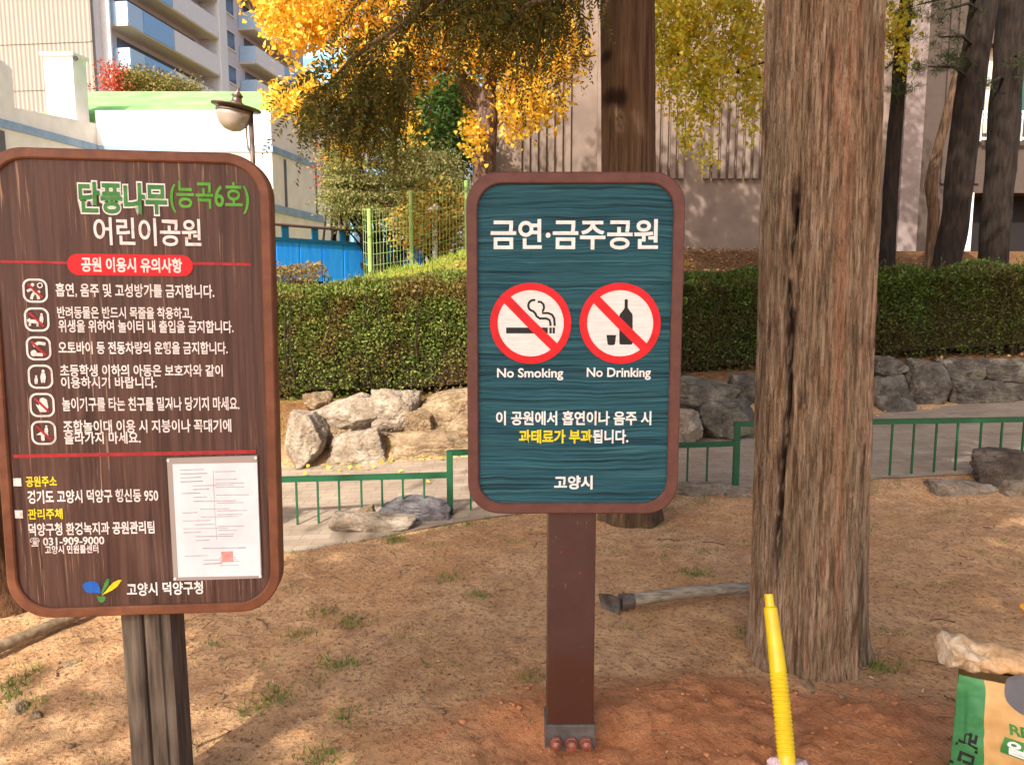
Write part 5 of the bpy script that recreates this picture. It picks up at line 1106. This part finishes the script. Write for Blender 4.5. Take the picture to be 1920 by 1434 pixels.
for i in range(220):
    x, y = RNG.uniform(.2, 3), RNG.uniform(12.5, 16.5); tuft((x, y, 7), 20, RNG.uniform(.08, .16), .12, 2)
for i in range(150):
    x = RNG.uniform(-2.6, 4.4); y = float(yr(x))+RNG.uniform(-.05, .55); tuft((x, y, 7), 18, RNG.uniform(.04, .08), .05, 1)
tag(m.build('grass', [GRS, leafmat('lime_grass', [S(140, 160, 60), S(170, 172, 76), S(116, 140, 50)], .35), leafmat('tawny_groundcover', [S(178, 124, 62), S(150, 112, 56), S(196, 150, 80), S(130, 120, 54)], .3)]), 'grass tufts on the bare earth and the bank behind the hedge', 'grass', kind='stuff')
m = MB(); x = np.concatenate([RNG.uniform(-2, 4.2, 160), RNG.uniform(2.6, 4, 60)]); y = yr(x)+RNG.normal(.05, .25, len(x)); z = gz(x, y)+.03; n = len(x); s_ = RNG.uniform(.03, .06, n)
m.leaves(np.stack([x, y, z], -1), s_, s_, RNG.normal(size=(n, 3))*[1, 1, .4], .75, Nrm=np.tile([0, -.5, 1.], (n, 1))+RNG.normal(0, .3, (n, 3)))
tag(m.build('fallen_leaves', GINK), 'fallen yellow leaves scattered at the foot of the stones', 'fallen leaves', kind='stuff')
p = G(1916, 1152); m = MB(); m.leaves(np.array([p+[0, 0, .012], p+[.012, .004, .016], p+[.004, -.012, .02]]), .035, .04, np.array([[1, .3, .5], [.4, 1, .3], [-.2, .5, 1.]]), .8)
tag(m.build('curled_leaf', leafmat('orange_leaf', [S(230, 150, 30), S(240, 170, 50)], .3), None, p), 'single bright orange leaf on the dirt at the right edge', 'leaf')

# ------------------------------------------------------------------ park trees that stand behind the viewer and shade the foreground
SHL = leafmat('shade_leaves', [S(70, 84, 34), S(96, 104, 44), S(120, 110, 50)], .3)
for (tx_, ty_, zc, R_, n_), lab in (((-2.5, -4.1, 6.1, 2.5, 9000), 'broad leafy park tree left behind the viewer'), ((-.4, -1.9, 7.0, 2.8, 9000), 'broad leafy park tree directly behind the viewer')):
    o = thing('park_tree', lab, 'tree', (tx_, ty_, 0), 'park trees behind the viewer'); og = np.array(o.location)
    m = MB(); m.tube([[tx_, ty_, -.2], [tx_+.1, ty_, 1.8], [tx_, ty_+.1, zc]], [.24, .18, .09], 12, wob=.1)
    q = RNG.normal(size=(34, 3)); q /= np.linalg.norm(q, axis=1)[:, None]; cl = np.array([tx_, ty_, zc])+q*R_*np.array([1, 1, .7])*RNG.uniform(.35, 1, (34, 1))
    for c in cl: m.tube([[tx_, ty_, zc-1.5], (np.array([tx_, ty_, zc-1])+c)/2, c], [.06, .04, .012], 5)
    m.build('trunk', BARKM, o, og, smooth=True)
    m = MB(); C = np.repeat(cl, n_//34, 0)+RNG.normal(0, .42, (n_//34*34, 3)); m.leaves(C, .2, .13, RNG.normal(size=C.shape), .5); m.build('crown', SHL, o, og)
